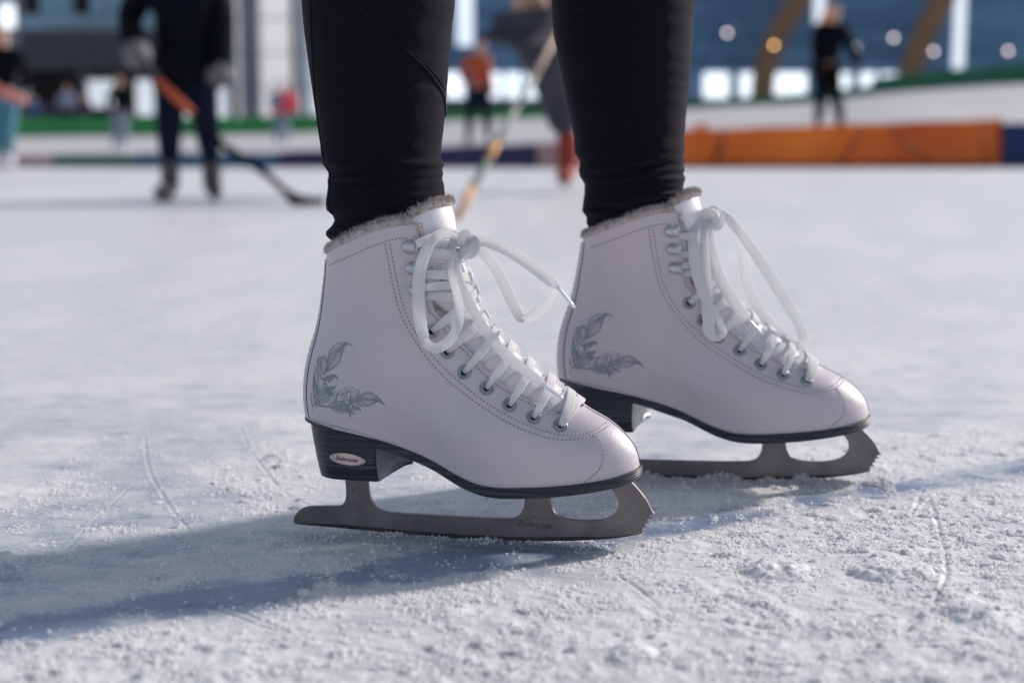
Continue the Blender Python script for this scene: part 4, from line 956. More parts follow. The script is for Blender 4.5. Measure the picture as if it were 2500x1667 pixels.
# loose crumbs of shaved ice
m = mat('snow_crumb', (.93, .925, .935), .45, spec=.5, sub=.0); t = NT(m); t.nor(t.bump(t.noise(t.coords(), 900, 2), .4, .0003)); M['crumb'] = translucent(m, .80, (.985, .98, .985))
ICO = []
bm = bmesh.new(); bmesh.ops.create_icosphere(bm, subdivisions=1, radius=1); iv = np.array([v.co[:] for v in bm.verts]); iF = np.array([[v.index for v in f.verts] for f in bm.faces]); bm.free()
def crumbs(name, X_, Y_, Rr, label, Zo=0):
    n = len(X_); Zg = height(X_, Y_)
    nz = rng.normal(size=(n, len(iv))) * .15 + 1; sc = rng.uniform(.6, 1.15, (n, 3)); sc[:, 2] *= .8
    V_ = iv[None] * nz[..., None] * sc[:, None] * Rr[:, None, None]; V_ += np.stack([X_, Y_, Zg + Rr * .45 + Zo], 1)[:, None]
    F_ = (iF[None] + (np.arange(n) * len(iv))[:, None, None]).reshape(-1, 3); co = V_.reshape(-1, 3).astype(np.float32)
    me = bpy.data.meshes.new(name); me.vertices.add(len(co)); me.vertices.foreach_set('co', co.ravel()); me.loops.add(F_.size); me.loops.foreach_set('vertex_index', F_.ravel().astype(np.int32))
    me.polygons.add(len(F_)); me.polygons.foreach_set('loop_start', np.arange(0, F_.size, 3, dtype=np.int32)); me.polygons.foreach_set('loop_total', np.full(len(F_), 3, dtype=np.int32)); me.polygons.foreach_set('use_smooth', np.ones(len(F_), dtype=bool)); me.update(); me.materials.append(M['crumb'])
    o = bpy.data.objects.new(name, me); COL.objects.link(o); tag(o, label, 'snow', kind='stuff'); return o
NC = 560000
X_ = rng.uniform(-.42, .60, NC); Y_ = rng.uniform(-.42, .60, NC); sm = snowmask(X_, Y_)
cl = fbm(X_ * 60, Y_ * 60, 131, 3); pr = np.clip(sm * 1.1 + .05, 0, 1) * np.clip(1 - (Y_ - .10) / .45, 0, 1) * np.clip((cl - .40) * 4.5, .02, 1); keep = rng.uniform(size=NC) < pr * .9
X_, Y_ = X_[keep], Y_[keep]; Rr = .00045 + .0014 * rng.power(.42, len(X_)) ** 1.0 * rng.uniform(.3, 1, len(X_)); big = rng.uniform(size=len(X_)) < .012; Rr[big] *= 2.0
PX, PY, PR, PZ = [], [], [], []
for _ in range(650):
    cx_, cy_ = rng.uniform(-.40, .58), rng.uniform(-.42, .38)
    if rng.uniform() > float(snowmask(np.array([cx_]), np.array([cy_]))[0]) * 1.1 * min(1, max(0, 1 - (cy_ - .1) / .4)): continue
    r_ = .0022 + .0060 * rng.power(.35); k = int(14 + 42 * (r_ / .005) ** 2); a_ = rng.uniform(0, 2 * math.pi, k); q_ = r_ * rng.uniform(0, 1, k) ** .6; ex = rng.uniform(.6, 1.6)
    PX.append(cx_ + q_ * np.cos(a_) * ex); PY.append(cy_ + q_ * np.sin(a_)); PZ.append(np.clip(1 - (q_ / r_) ** 2, 0, 1) * r_ * .36 * rng.uniform(.1, 1, k)); PR.append(rng.uniform(.0005, .0012, k) * (1 + 30 * r_ * rng.uniform(0, 1, k)))
Zc = np.concatenate([np.zeros(len(X_))] + PZ); X_ = np.concatenate([X_] + PX); Y_ = np.concatenate([Y_] + PY); Rr = np.concatenate([Rr] + PR)
crumbs('snow_crumbs', X_, Y_, Rr, 'loose white crumbs of shaved ice scattered over the rink', Zc)
X2, Y2, R2, Z2 = [], [], [], []
for (P_, u_, l0, l1, nn_, w_) in [(P1, np.array([math.cos(FYAW), -math.sin(FYAW)]), -.13, .16, 11000, .010), (P0, UX[:2], -.10, .11, 1500, .0042)]:
    for _ in range(nn_):
        a_ = random.uniform(l0, l1); cl_ = .5 + .5 * math.sin(a_ * 130) * math.sin(a_ * 47 + 1)
        if random.random() > .15 + .85 * cl_ ** 2: continue
        s_ = random.choice([-1, 1]) * (.0024 + abs(random.gauss(0, w_)) * (.4 + cl_)); X2.append(P_[0] + u_[0] * a_ - u_[1] * s_); Y2.append(P_[1] + u_[1] * a_ + u_[0] * s_); R2.append(random.uniform(.0004, .0013) * (.7 + .6 * cl_)); Z2.append(random.random() ** 2 * (.0065 if w_ > .008 else .0022) * cl_ * math.exp(-abs(s_) / .008))
crumbs('blade_snow', np.array(X2), np.array(Y2), np.array(R2), 'fine ridge of shavings thrown up beside the two skate runners', np.array(Z2))
chunks = [(742, 1455, .0042), (15, 1392, .0065), (40, 1400, .0050), (720, 1462, .0028), (765, 1450, .0030), (1120, 1395, .0030), (1140, 1400, .0022), (2262, 1180, .0040), (1270, 1592, .0048), (1300, 1588, .0035), (1860, 1180, .0040), (1240, 1395, .0026), (2290, 1240, .0040)]
for cx_, cy_, r_ in chunks[:2] + chunks[8:9] + chunks[10:11]:
    g = ground(cx_, cy_); bm = bmesh.new(); bmesh.ops.create_icosphere(bm, subdivisions=3, radius=r_)
    sd_ = random.random() * 9
    for v_ in bm.verts:
        c_ = v_.co / r_; f_ = 1 + .30 * math.sin(5 * c_.x + sd_) * math.cos(4 * c_.y + sd_) + .16 * math.sin(11 * c_.z + 9 * c_.x + sd_) + .08 * math.sin(23 * c_.y + 17 * c_.x); v_.co *= f_; v_.co.z *= .75
    me = bpy.data.meshes.new('snow_lump'); bm.to_mesh(me); bm.free(); me.materials.append(M['crumb']); me.polygons.foreach_set('use_smooth', [True] * len(me.polygons))
    o = bpy.data.objects.new('snow_lump', me); COL.objects.link(o); o.location = (g[0], g[1], float(height(np.array([g[0]]), np.array([g[1]]))[0]) + r_ * .4)
    tag(o, {742: 'ragged little lump of snow in the shadow left of the near blade', 15: 'rounded ball of snow at the far left edge of the ice', 1270: 'pale snow lump near the bottom edge of the picture', 1860: 'small snow lump beside the rear skate runner'}[cx_], 'snow lump', 'lumps of snow on the ice')
# ------------------------------------------------------------------ background
def plain(name, col, rough=.7, var=.15, scale=3, **k):
    m_ = mat(name, col, rough, **k); return noisy(m_, tuple(c * (1 - var) for c in col), tuple(min(1, c * (1 + var)) for c in col), scale, 3)
B = {}
B['pink'] = plain('faded_pink_pad', (.42, .25, .24)); B['green'] = plain('dark_green_pad', (.03, .13, .075)); B['blue'] = plain('blue_pad', (.012, .09, .20)); B['purple'] = plain('purple_pad', (.035, .025, .085))
B['orange'] = noisy(mat('orange_pad', (.8, .13, .01), .55), (.60, .085, .006), (1.0, .23, .016), .75, 2, stretch=(1, 1, .5)); B['navy'] = plain('navy_pad', (.006, .022, .10)); B['lgreen'] = plain('bright_green_mat', (.035, .27, .075)); B['dgreen'] = plain('deep_green_mat', (.015, .13, .065))
B['bank'] = plain('packed_snow', (.56, .54, .55), .8, .06, .8); B['slate'] = plain('slate_cladding', (.028, .028, .040), .6); B['dark'] = plain('dark_interior', (.008, .006, .007), .9); B['frame'] = plain('grey_steel', (.16, .18, .22), .5)
B['wood'] = plain('glulam_timber', (.16, .085, .04), .6, .2, 2); B['glassb'] = plain('blue_window_glass', (.12, .24, .36), .15, .3, 2); B['skin'] = plain('skin', (.55, .33, .25)); B['black'] = plain('black_cloth', (.004, .005, .009), .9, spec=.1); B['greyc'] = plain('charcoal_cloth', (.055, .055, .072), .9, spec=.15); B['redb'] = plain('red_skate_leather', (.26, .022, .012)); B['navyc'] = plain('navy_cloth', (.008, .011, .030), .9, spec=.1)
B['teal'] = plain('teal_cloth', (.06, .20, .28)); B['red'] = plain('red_cloth', (.42, .035, .06)); B['rust'] = plain('rust_orange_cloth', (.45, .07, .018)); B['pinkh'] = plain('pink_helmet', (.55, .10, .16)); B['denim'] = plain('pale_denim', (.22, .27, .36)); B['white'] = plain('white_leather', (.75, .76, .8)); B['skb'] = plain('dark_skate_leather', (.05, .038, .038), .4); B['hair'] = plain('blonde_hair', (.80, .36, .15)); B['dhair'] = plain('brown_hair', (.06, .035, .025))
B['glove'] = plain('glove_grey', (.12, .115, .12)); B['bluebag'] = plain('blue_cloth', (.03, .09, .30)); B['gravel'] = plain('pale_concrete', (.45, .44, .45)); B['lilac'] = plain('lilac_cloth', (.25, .25, .42))
def frosted(name, col):
    m_ = mat(name, col, .5); t_ = m_.node_tree; tr = t_.nodes.new('ShaderNodeBsdfTranslucent'); tr.inputs[0].default_value = (*col, 1); mx = t_.nodes.new('ShaderNodeMixShader'); mx.inputs[0].default_value = .72
    t_.links.new(t_.nodes['Principled BSDF'].outputs[0], mx.inputs[1]); t_.links.new(tr.outputs[0], mx.inputs[2]); t_.links.new(mx.outputs[0], t_.nodes['Material Output'].inputs[0]); return m_
B['frost'] = frosted('frosted_panel', (.97, .97, .98)); B['frostw'] = frosted('warm_frosted_panel', (.78, .75, .76))
m = mat('blue_louvre', (.06, .15, .30), .5); t = NT(m); f = t.noise(t.coords(scale=(.35, 1, 2.2)), 1.2, 4, .6); t.col(t.ramp(f, [(.3, (.065, .135, .24)), (.55, (.11, .22, .36)), (.75, (.21, .36, .51))])); B['louvre'] = m; B['frost'] = mat('glowing_frosted_glass', (.9, .93, .97), .4, emit=(.86, .93, 1.0), estr=1.15); B['frostw'] = mat('glowing_warm_glass', (.8, .78, .8), .5, emit=(1, .93, .90), estr=.42); B['pale'] = mat('glowing_pale_glass', (.8, .83, .87), .5, emit=(.86, .92, 1.0), estr=.50); B['slit'] = mat('glowing_slit_glass', (.8, .83, .87), .5, emit=(.80, .88, 1.0), estr=.72)  # panes and panels glow by added emission, standing in for daylight glare
def barx(x0, x1, D0, D1, zb0, h0, h1, depth, col, label, name='barrier_pad', grp=None):
    a = at(x0, 345, D0); b = at(x1, 345, D1); mb = MB(); n = 14; d = (b - a)[:2]; d /= np.linalg.norm(d); nn_ = np.array([-d[1], d[0]]); rings = []
    for i in range(n + 1):
        u = i / n; c = a[:2] + (b - a)[:2] * u; h = h0 + (h1 - h0) * u; e = depth / 2; r = .03; sag = .006 * math.sin(i * 1.9)
        prof = [(-e - .04, zb0), (-e, zb0 + h - r), (-e + r, zb0 + h + sag), (e - r, zb0 + h + sag), (e, zb0 + h - r), (e + .04, zb0)]
        rings.append([(c[0] + nn_[0] * q, c[1] + nn_[1] * q, z) for q, z in prof])
    mb.loft(rings); o = mb.build(name, col); autosmooth(o, 40)
    o.data.update(); c = np.array([*((a + b) / 2)[:2], 0])
    return tag(o, label, 'barrier', grp)
G = 'padded blocks edging the ice'
barx(-60, 138, 17.3, 17.3, 0, .13, .13, .4, B['pink'], 'low faded pink pad at the left end of the blocks', grp=G)
barx(140, 338, 17.3, 17.3, 0, .14, .14, .4, B['green'], 'low dark green pad between pink pad and blue pad', grp=G)
barx(340, 688, 17.2, 17.1, 0, .15, .16, .4, B['blue'], 'low blue pad behind the hockey player in black', grp=G)
barx(690, 1310, 17.1, 17.0, 0, .18, .27, .4, B['purple'], 'long purple pad seen between the two legs', grp=G)
op = barx(1640, 2425, 17.0, 17.3, 0, .42, .55, .5, B['orange'], 'long bright orange pad right of the legs', grp=G)
for (xa, ya), (xb, yb) in [((1770, 322), (1745, 405)), ((2170, 312), (2275, 404)), ((2110, 313), (2050, 404)), ((2402, 300), (2405, 402))]:
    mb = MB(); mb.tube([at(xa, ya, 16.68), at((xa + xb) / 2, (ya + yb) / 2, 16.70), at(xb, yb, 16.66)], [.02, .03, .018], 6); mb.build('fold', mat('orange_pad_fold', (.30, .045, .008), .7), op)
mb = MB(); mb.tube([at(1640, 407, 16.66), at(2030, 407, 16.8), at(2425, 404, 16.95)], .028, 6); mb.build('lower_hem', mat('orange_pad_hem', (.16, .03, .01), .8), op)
barx(2432, 2900, 17.2, 17.2, 0, .50, .50, .5, B['navy'], 'navy blue pad at the right edge next to the orange one', grp=G)
barx(1312, 1636, 17.0, 17.0, 0, .27, .38, .4, B['pink'], 'pink pad hidden mostly behind the rear leg', grp=G)
# banked snow behind the pads
bx = [-600, 0, 500, 800, 1100, 1320, 1700, 1990, 2200, 2500, 3100]; by = [332, 331, 328, 318, 292, 284, 262, 246, 218, 200, 190]; b0 = [.05, .05, .08, .12, .2, .25, .33, .40, .44, .46, .46]
mb = MB(); rings = []
for px in np.linspace(-600, 3100, 60):
    ty = np.interp(px, bx, by); r = []
    zt_ = at(px, ty, 29)[2]; zb_ = np.interp(px, bx, b0)
    for D_ in (17.55, 18.5, 21, 24, 27, 29, 31):
        u = (D_ - 17.55) / (29 - 17.55); z = zb_ + (zt_ - zb_) * min(1, u) ** 1.0 - .02
        p = at(px, 345, D_); r.append((p[0], p[1], z + .012 * math.sin(px * .02 + D_)))
    r.append((r[-1][0], r[-1][1], -.1)); r.insert(0, (r[0][0], r[0][1], -.05)); rings.append(r)
mb.loft(rings, cap=False, close=False); tag(mb.build('snow_bank', B['bank']), kind='structure')
def pxbank(px, D_):
    u = (D_ - 17.55) / (29 - 17.55); zb_ = np.interp(px, bx, b0); return zb_ + (at(px, np.interp(px, bx, by), 29)[2] - zb_) * min(1, max(0, u)) - .01
def matstrip(x0, x1, th, col, label):
    mb = MB(); rings = []
    for px in np.linspace(x0, x1, 24):
        y0 = np.interp(px, bx, by); p = at(px, y0, 28.9); t_ = np.interp(px, [x0, x1], th); rings.append([(p[0], p[1], p[2] - .05), (p[0], p[1] + .02, p[2] + t_), (p[0], p[1] + .5, p[2] + t_), (p[0], p[1] + .5, p[2] - .05)])
    mb.loft(rings); return tag(mb.build('crash_mat', col, smooth=False), label, 'crash mat', 'green crash mats on the bank')
matstrip(-200, 1060, (.34, .30), B['lgreen'], 'bright green crash mat running along the left bank')
matstrip(1062, 1660, (.16, .12), B['lgreen'], 'green crash mat seen between the legs')
matstrip(1662, 2140, (.14, .15), B['dgreen'], 'thin deep green crash mat under the white windows')
matstrip(2142, 3000, (.28, .48), B['dgreen'], 'deep green crash mat climbing to the right edge')
# main hall
def wp(px, py, D_): return at(px, py, D_)
def quadbox(x0, x1, y0, y1, D_, th, name, m_, parent, bev=0):
    a, b = wp(x0, y1, D_), wp(x1, y0, D_); mb = MB(); mb.box(((a[0] + b[0]) / 2, a[1] + th / 2, (a[2] + b[2]) / 2), (abs(b[0] - a[0]), th, abs(b[2] - a[2]))); o = mb.build(name, m_, None, smooth=False)
    if parent is not None: o.parent = parent; o.matrix_parent_inverse = parent.matrix_world.inverted()
    return o
def root(name, px, D_, label, cat, grp=None):
    p = at(px, 345, D_); e = empty(name, (p[0], p[1], 0), 0, label, cat, grp); bpy.context.view_layer.update(); return e
hall = root('skating_hall', 1800, 45, 'large hall with blue louvred wall and a row of bright windows', 'building')
mb = MB(); x0, x1 = wp(1075, 0, 45)[0], wp(2900, 0, 45)[0]; zlo = wp(0, 168, 45)[2]; yy = wp(0, 168, 45)[1]
prof = []; z = zlo
while z < 7.2: prof += [(0, z), (.09, z + .02), (0, z + .20), (.0, z + .22)]; z += .24
mb.loft([[(x0, yy - q * 1, z_) for q, z_ in prof], [(x1, yy - q, z_) for q, z_ in prof]], cap=False, close=False)
def adopt(o, p): o.parent = p; o.matrix_parent_inverse = p.matrix_world.inverted(); return o
adopt(mb.build('louvre_wall', B['louvre'], smooth=False), hall)
quadbox(1075, 2900, 245, 330, 44.9, .3, 'base_wall', B['slate'], hall); quadbox(1075, 2900, 150, 330, 45.6, .3, 'rear_wall', B['louvre'], hall)
for a_, b_ in [(1086, 1133), (1196, 1225), (1236, 1268), (1280, 1316), (1330, 1480), (1500, 1640), (1718, 1780), (1806, 1842), (1888, 1970), (2036, 2076), (2100, 2140), (2150, 2190), (2240, 2256)]:
    w_ = quadbox(a_, b_, 178, 240 if a_ < 2090 else (222 if a_ < 2145 else 200), 44.95, .06, 'window', B['frost'], hall)
for c_ in (1081, 1160, 1326, 1490, 1670, 1795, 1866, 2005, 2092, 2212, 2290): quadbox(c_ - 4, c_ + 4, 165, 250, 44.8, .2, 'post', B['frame'], hall)
for a_, b_, y_ in [(1116, 1154, 112), (1987, 2022, 58), (2326, 2370, 172)]: quadbox(a_, b_, -260, y_, 44.7, .06, 'slit_window', B['slit'], hall)
quadbox(1075, 2900, -262, -250, 44.6, 2.0, 'roof_edge', B['slate'], hall)
quadbox(1160, 1186, 172, 250, 45.0, .1, 'dark_bay', B['dark'], hall); quadbox(2300, 2900, 172, 245, 45.2, .1, 'dark_bay', B['louvre'], hall)
def bar3(a, b, r, name, m_, parent, n=8):
    mb = MB(); mb.tube([a, (np.array(a) + b) / 2, b], r, n); return adopt(mb.build(name, m_), parent)
for q in [(1735, -20, 1860, 165), (1845, -20, 1740, 165)]: bar3(wp(q[0], q[1], 44.3), wp(q[2], q[3], 44.3), .06, 'cross_brace', B['louvre'], hall)
for k, P_ in enumerate([[(2040, -160), (1985, -60), (1950, 0), (1905, 70), (1877, 130), (1862, 190), (1860, 262)], [(2390, -160), (2340, -70), (2300, 0), (2262, 70), (2236, 130), (2222, 180), (2218, 240)]]):
    q = smooth_curve([wp(x, y, 43.5) for x, y in P_], 26, 1.5); T = np.gradient(q, axis=0); T /= np.linalg.norm(T, axis=1)[:, None]; mb = MB(); rings = []
    for p, t_ in zip(q, T): s_ = np.cross(t_, [0, 1, 0]); rings.append([p - s_ * .31 - np.array([0, .2, 0]), p + s_ * .31 - np.array([0, .2, 0]), p + s_ * .31 + np.array([0, .2, 0]), p - s_ * .31 + np.array([0, .2, 0])])
    mb.loft(rings); tag(mb.build('timber_arch', B['wood'], smooth=False), ['curved brown timber arch left of the standing woman', 'curved brown timber arch beside the long white slit window'][k], 'arch', 'timber arches in front of the hall')
lm = mat('lit_lamp_glass', (.9, .85, .85), .4, emit=(1.0, .84, .86), estr=5.0); lmo = mat('lit_lamp_amber', (.9, .6, .3), .4, emit=(1.0, .55, .22), estr=6.5)
LL = ['round wall lamp on the blue wall nearest the rear leg', 'amber lamp on the foot of the left timber arch', 'wall lamp just right of the standing woman', 'highest wall lamp between the two timber arches', 'wall lamp beside the right timber arch', 'wall lamp farthest right on the blue wall', 'single lamp on the dark pavilion front']
for (px, py), lb in zip([(1775, 81), (1889, 111), (2089, 117), (2181, 93), (2279, 126), (2461, 125), (108, 133)], LL):
    D_ = 43.1 if px == 1889 else 44.4; p = wp(px, py, D_); e = empty('wall_lamp', p, 0, lb, 'lamp', 'lamps on the walls'); mb = MB(); mb.lathe([(.05, 0), (.05, .04), (.035, .07), (.002, .075)], np.zeros(3), np.array([0, -1.0, 0]), 16); mb.build('bulb_glass', lmo if px == 1889 else lm, e)
    mb = MB(); mb.lathe([(.062, .0), (.062, .02), (.054, .03), (.05, .0)], np.zeros(3), np.array([0, -1.0, 0]), 16); mb.build('rim', B['frame'], e)
# dark pavilion on the left
pav = root('pavilion', 180, 40, 'dark slate pavilion with a row of blue windows above a shaded terrace', 'building')
quadbox(50, 385, 74, 168, 39.5, .5, 'fascia', B['slate'], pav); quadbox(-300, 385, 168, 330, 42.5, .2, 'back_wall', B['dark'], pav); quadbox(-300, 50, -60, 300, 40.2, .3, 'side_wall', B['frame'], pav)
quadbox(50, 385, -80, -72, 39.4, .6, 'roof_edge', B['slate'], pav); quadbox(50, 385, -72, 74, 40.2, .2, 'upper_wall', B['frame'], pav)
for i in range(8): quadbox(58 + i * 41, 92 + i * 41, -60, 34, 40.1, .06, 'window', B['glassb'] if i % 3 else B['dark'], pav)
quadbox(50, 385, 36, 72, 39.9, .05, 'balustrade', B['glassb'], pav)
for px in (52, 200, 383): quadbox(px - 5, px + 5, 165, 330, 39.6, .2, 'post', B['slate'], pav)
quadbox(216, 276, 196, 262, 41, .06, 'window', B['pale'], pav); quadbox(334, 378, 195, 282, 41, .06, 'window', B['pale'], pav); quadbox(0, 34, 12, 68, 39.8, .06, 'bright_window', B['frost'], pav)
quadbox(60, 205, 250, 290, 40.4, .4, 'counter', B['greyc'], pav)
# white facade in the middle
fac = root('white_facade', 650, 50, 'tall pale facade of frosted panels with grey mullions', 'building')
for a_, b_ in [(388, 500), (502, 560), (566, 590), (626, 715), (720, 742), (746, 1072)]: quadbox(a_, b_, -200, 288, 50, .06, 'panel', B['frostw'] if a_ in (566, 626) else B['pale'], fac)
for c_, w_ in [(501, 3), (563, 5), (597, 7), (620, 5), (718, 5), (744, 4)]: quadbox(c_ - w_, c_ + w_, -200, 300, 49.6, .2, 'mullion', B['frame'], fac)
for y_ in (45, 130, 215): quadbox(388, 1072, y_ - 1, y_ + 2, 49.7, .1, 'transom', B['frame'], fac)
quadbox(380, 1080, -212, -200, 49.5, 1.0, 'roof_edge', B['slate'], fac)

# ------------------------------------------------------------------ people
def skin(name, pts, edges, radii, m_, parent, O, lvl=1):
    me = bpy.data.meshes.new(name); me.from_pydata([tuple(np.asarray(p) - O) for p in pts], edges, []); me.materials.append(m_)
    o = bpy.data.objects.new(name, me); COL.objects.link(o); o.parent = parent
    sk = o.modifiers.new('skin', 'SKIN'); sk.use_smooth_shade = True
    for i, r in enumerate(radii): me.skin_vertices[0].data[i].radius = (r, r); me.skin_vertices[0].data[i].use_root = (i == 0)
    ss_ = o.modifiers.new('sub', 'SUBSURF'); ss_.levels = lvl; ss_.render_levels = lvl
    return o
def figure(label, D_, foot, sc, J, cols, extra=None, gloves=None, boots='black', hat=None, hair=None, coat=False, fat=1.08, fatl=1.15):
    """J: pixel joints (x, y, depth offset); sc: body scale (1 = 1.75 m)"""
    g = at(foot[0], foot[1], D_); O = g.copy(); e = empty('person', O, 0, label, 'person')
    P = {k: at(q[0], q[1], D_ + (q[2] if len(q) > 2 else 0)) for k, q in J.items()}
    r = lambda x: x * sc
    order = ['pelvis', 'waist', 'chest', 'neck', 'head', 'crown', 'shL', 'elL', 'haL', 'shR', 'elR', 'haR', 'hipL', 'knL', 'anL', 'hipR', 'knR', 'anR']
    rad = dict(pelvis=.115, waist=.10, chest=.125, neck=.05, head=.085, crown=.06, shL=.055, elL=.042, haL=.035, shR=.055, elR=.042, haR=.035, hipL=.085, knL=.055, anL=.04, hipR=.085, knR=.055, anR=.04)
    ed = [('pelvis', 'waist'), ('waist', 'chest'), ('chest', 'neck'), ('neck', 'head'), ('head', 'crown'), ('chest', 'shL'), ('shL', 'elL'), ('elL', 'haL'), ('chest', 'shR'), ('shR', 'elR'), ('elR', 'haR'), ('pelvis', 'hipL'), ('hipL', 'knL'), ('knL', 'anL'), ('pelvis', 'hipR'), ('hipR', 'knR'), ('knR', 'anR')]
    ix = {k: i for i, k in enumerate(order)}
    skin('body', [P[k] for k in order], [(ix[a], ix[b]) for a, b in ed], [r(rad[k]) * .9 for k in order], B['skin'], e, O)
    def sub(keys, edges, grow, m_, name, fat=fat):
        ii = {k: i for i, k in enumerate(keys)}; skin(name, [P[k] for k in keys], [(ii[a], ii[b]) for a, b in edges], [r(rad[k] * grow * fat + .014) for k in keys], m_, e, O)
    sub(['pelvis', 'waist', 'chest', 'neck', 'shL', 'elL', 'haL', 'shR', 'elR', 'haR'], [q for q in ed[:3]] + [q for q in ed[5:11]], 1.12, cols[0], 'jacket')
    sub(['pelvis', 'hipL', 'knL', 'anL', 'hipR', 'knR', 'anR'], ed[11:], 1.12, cols[1], 'trousers', fatl)
    if coat: skin('coat_skirt', [P['waist'], P['pelvis'], (P['knL'] + P['knR']) / 2 * .55 + P['pelvis'] * .45], [(0, 1), (1, 2)], [r(.19), r(.215), r(.225)], cols[0], e, O)
    for s_ in 'LR':
        a_ = P['an' + s_]; t_ = P['to' + s_]; z0 = a_[2]; b_ = np.array([a_[0], a_[1], t_[2] + r(.075)]); tt = np.array([t_[0], t_[1], t_[2] + r(.07)])
        bo_ = skin('skate_boot', [a_ + np.array([0, 0, r(.06)]), b_, tt], [(0, 1), (1, 2)], [r(.068), r(.060), r(.045)], B[boots], e, O)
        mb = MB(); d = tt - b_; d[2] = 0; L_ = np.linalg.norm(d) + 1e-6; d /= L_; a2 = b_ - d * r(.09); b2 = tt + d * r(.06); z1 = t_[2]; nn_ = np.array([-d[1], d[0], 0]) * .002
        prof = [(0, .004), (0, .018), (.18, .022), (.2, .05), (.34, .05), (.36, .022), (.62, .022), (.64, .05), (.85, .05), (.92, .03), (1, .018), (.97, .004), (.8, 0), (.2, 0)]
        mb.loft([[(*(a2 + (b2 - a2) * u + nn_ * q)[:2] - O[:2], z1 - O[2] + r(h)) for u, h in prof] for q in (-1, 1)]); mb.build('skate_blade', M['steel'], e, smooth=False)
        if gloves: skin('glove', [P['ha' + s_], P['ha' + s_] + (P['ha' + s_] - P['el' + s_]) * .22, P['ha' + s_] + (P['ha' + s_] - P['el' + s_]) * .36 + np.array([.01, 0, -.02])], [(0, 1), (1, 2)], [r(.085), r(.10), r(.07)], gloves, e, O)
    if hat is not None:
        mb = MB(); c_ = P['head'] * .35 + P['crown'] * .65 - O; mb.lathe([(r(.112), -r(.02)), (r(.118), r(.02)), (r(.105), r(.07)), (r(.065), r(.11)), (.004, r(.122))], c_, np.array([0, 0, 1.0]), 20); mb.build('helmet', hat, e)
    if hair is not None:
        c_ = P['head'] * .4 + P['crown'] * .6; skin('hair', [c_ + np.array([-.01, .02, .02]), P['head'] + np.array([-r(.07), .05, 0]), P['neck'] + np.array([-r(.09), .05, -r(.05)]), P['neck'] + np.array([-r(.12), .05, -r(.22)])], [(0, 1), (1, 2), (2, 3)], [r(.105), r(.10), r(.09), r(.05)], hair, e, O)
    mb = MB(); mb.lathe([(r(.018), 0), (r(.014), r(.02)), (.001, r(.032))], P['head'] - O + np.array([0, -r(.07), 0]), np.array([0, -1.0, -.2]), 8); mb.build('nose', B['skin'], e)
    return e
# hockey player in black, left
hp_ = figure('hockey player in black kit and gloves holding a stick, left of the legs', 7.45, (455, 488), .84,
    dict(pelvis=(452, 150), waist=(450, 80), chest=(448, 0), neck=(448, -75), head=(446, -120), crown=(446, -165), shL=(365, -45), elL=(312, 45, .05), haL=(330, 118, -.25), shR=(522, -45), elR=(545, 70), haR=(538, 165, -.1), hipL=(420, 205), knL=(412, 305, -.05), anL=(414, 400), toL=(386, 500, -.22), hipR=(488, 205), knR=(503, 305, -.05), anR=(516, 398, .1), toR=(530, 496, -.05)),
    (B['black'], B['navyc']), gloves=B['glove'], boots='skb', coat=True, fat=1.5, fatl=1.12)
def stick(label, pts, depths, rad, segs, blade=None):
    e = empty('hockey_stick', at(*pts[-1], depths[-1]) * np.array([1, 1, 0]), 0, label, 'hockey stick', None); O = np.array(e.location)
    P = [at(x, y, d) for (x, y), d in zip(pts, depths)]
    for i, m_ in enumerate(segs):
        mb = MB(); a, b = P[i] - O, P[i + 1] - O; d = b - a; d /= np.linalg.norm(d); mb.tube([a - d * .0, (a + b) / 2, b + d * .002], rad * (1.12 if i % 2 else 1), 8); mb.build('shaft_section', m_, e)
    if blade:
        q = smooth_curve([at(*b_[:2], b_[2]) - O for b_ in blade], 16, 1); mb = MB(); rings = []
        for p in q: rings.append([p + np.array([0, -.006, -.035]), p + np.array([0, .006, -.035]), p + np.array([0, .006, .028]), p + np.array([0, -.006, .028])])
        mb.loft(rings); mb.build('stick_blade', segs[-1], e, smooth=False)
    return e
stick('black hockey stick with orange grip held by the player in black', [(330, 112), (383, 195), (470, 278), (553, 361), (650, 424), (712, 482)], [7.1, 7.1, 7.05, 7.0, 6.9, 6.85], .017, [B['greyc'], B['rust'], B['black'], B['black'], B['black']], [(700, 474, 6.85), (725, 490, 6.85), (760, 497, 6.9), (792, 499, 6.95)])
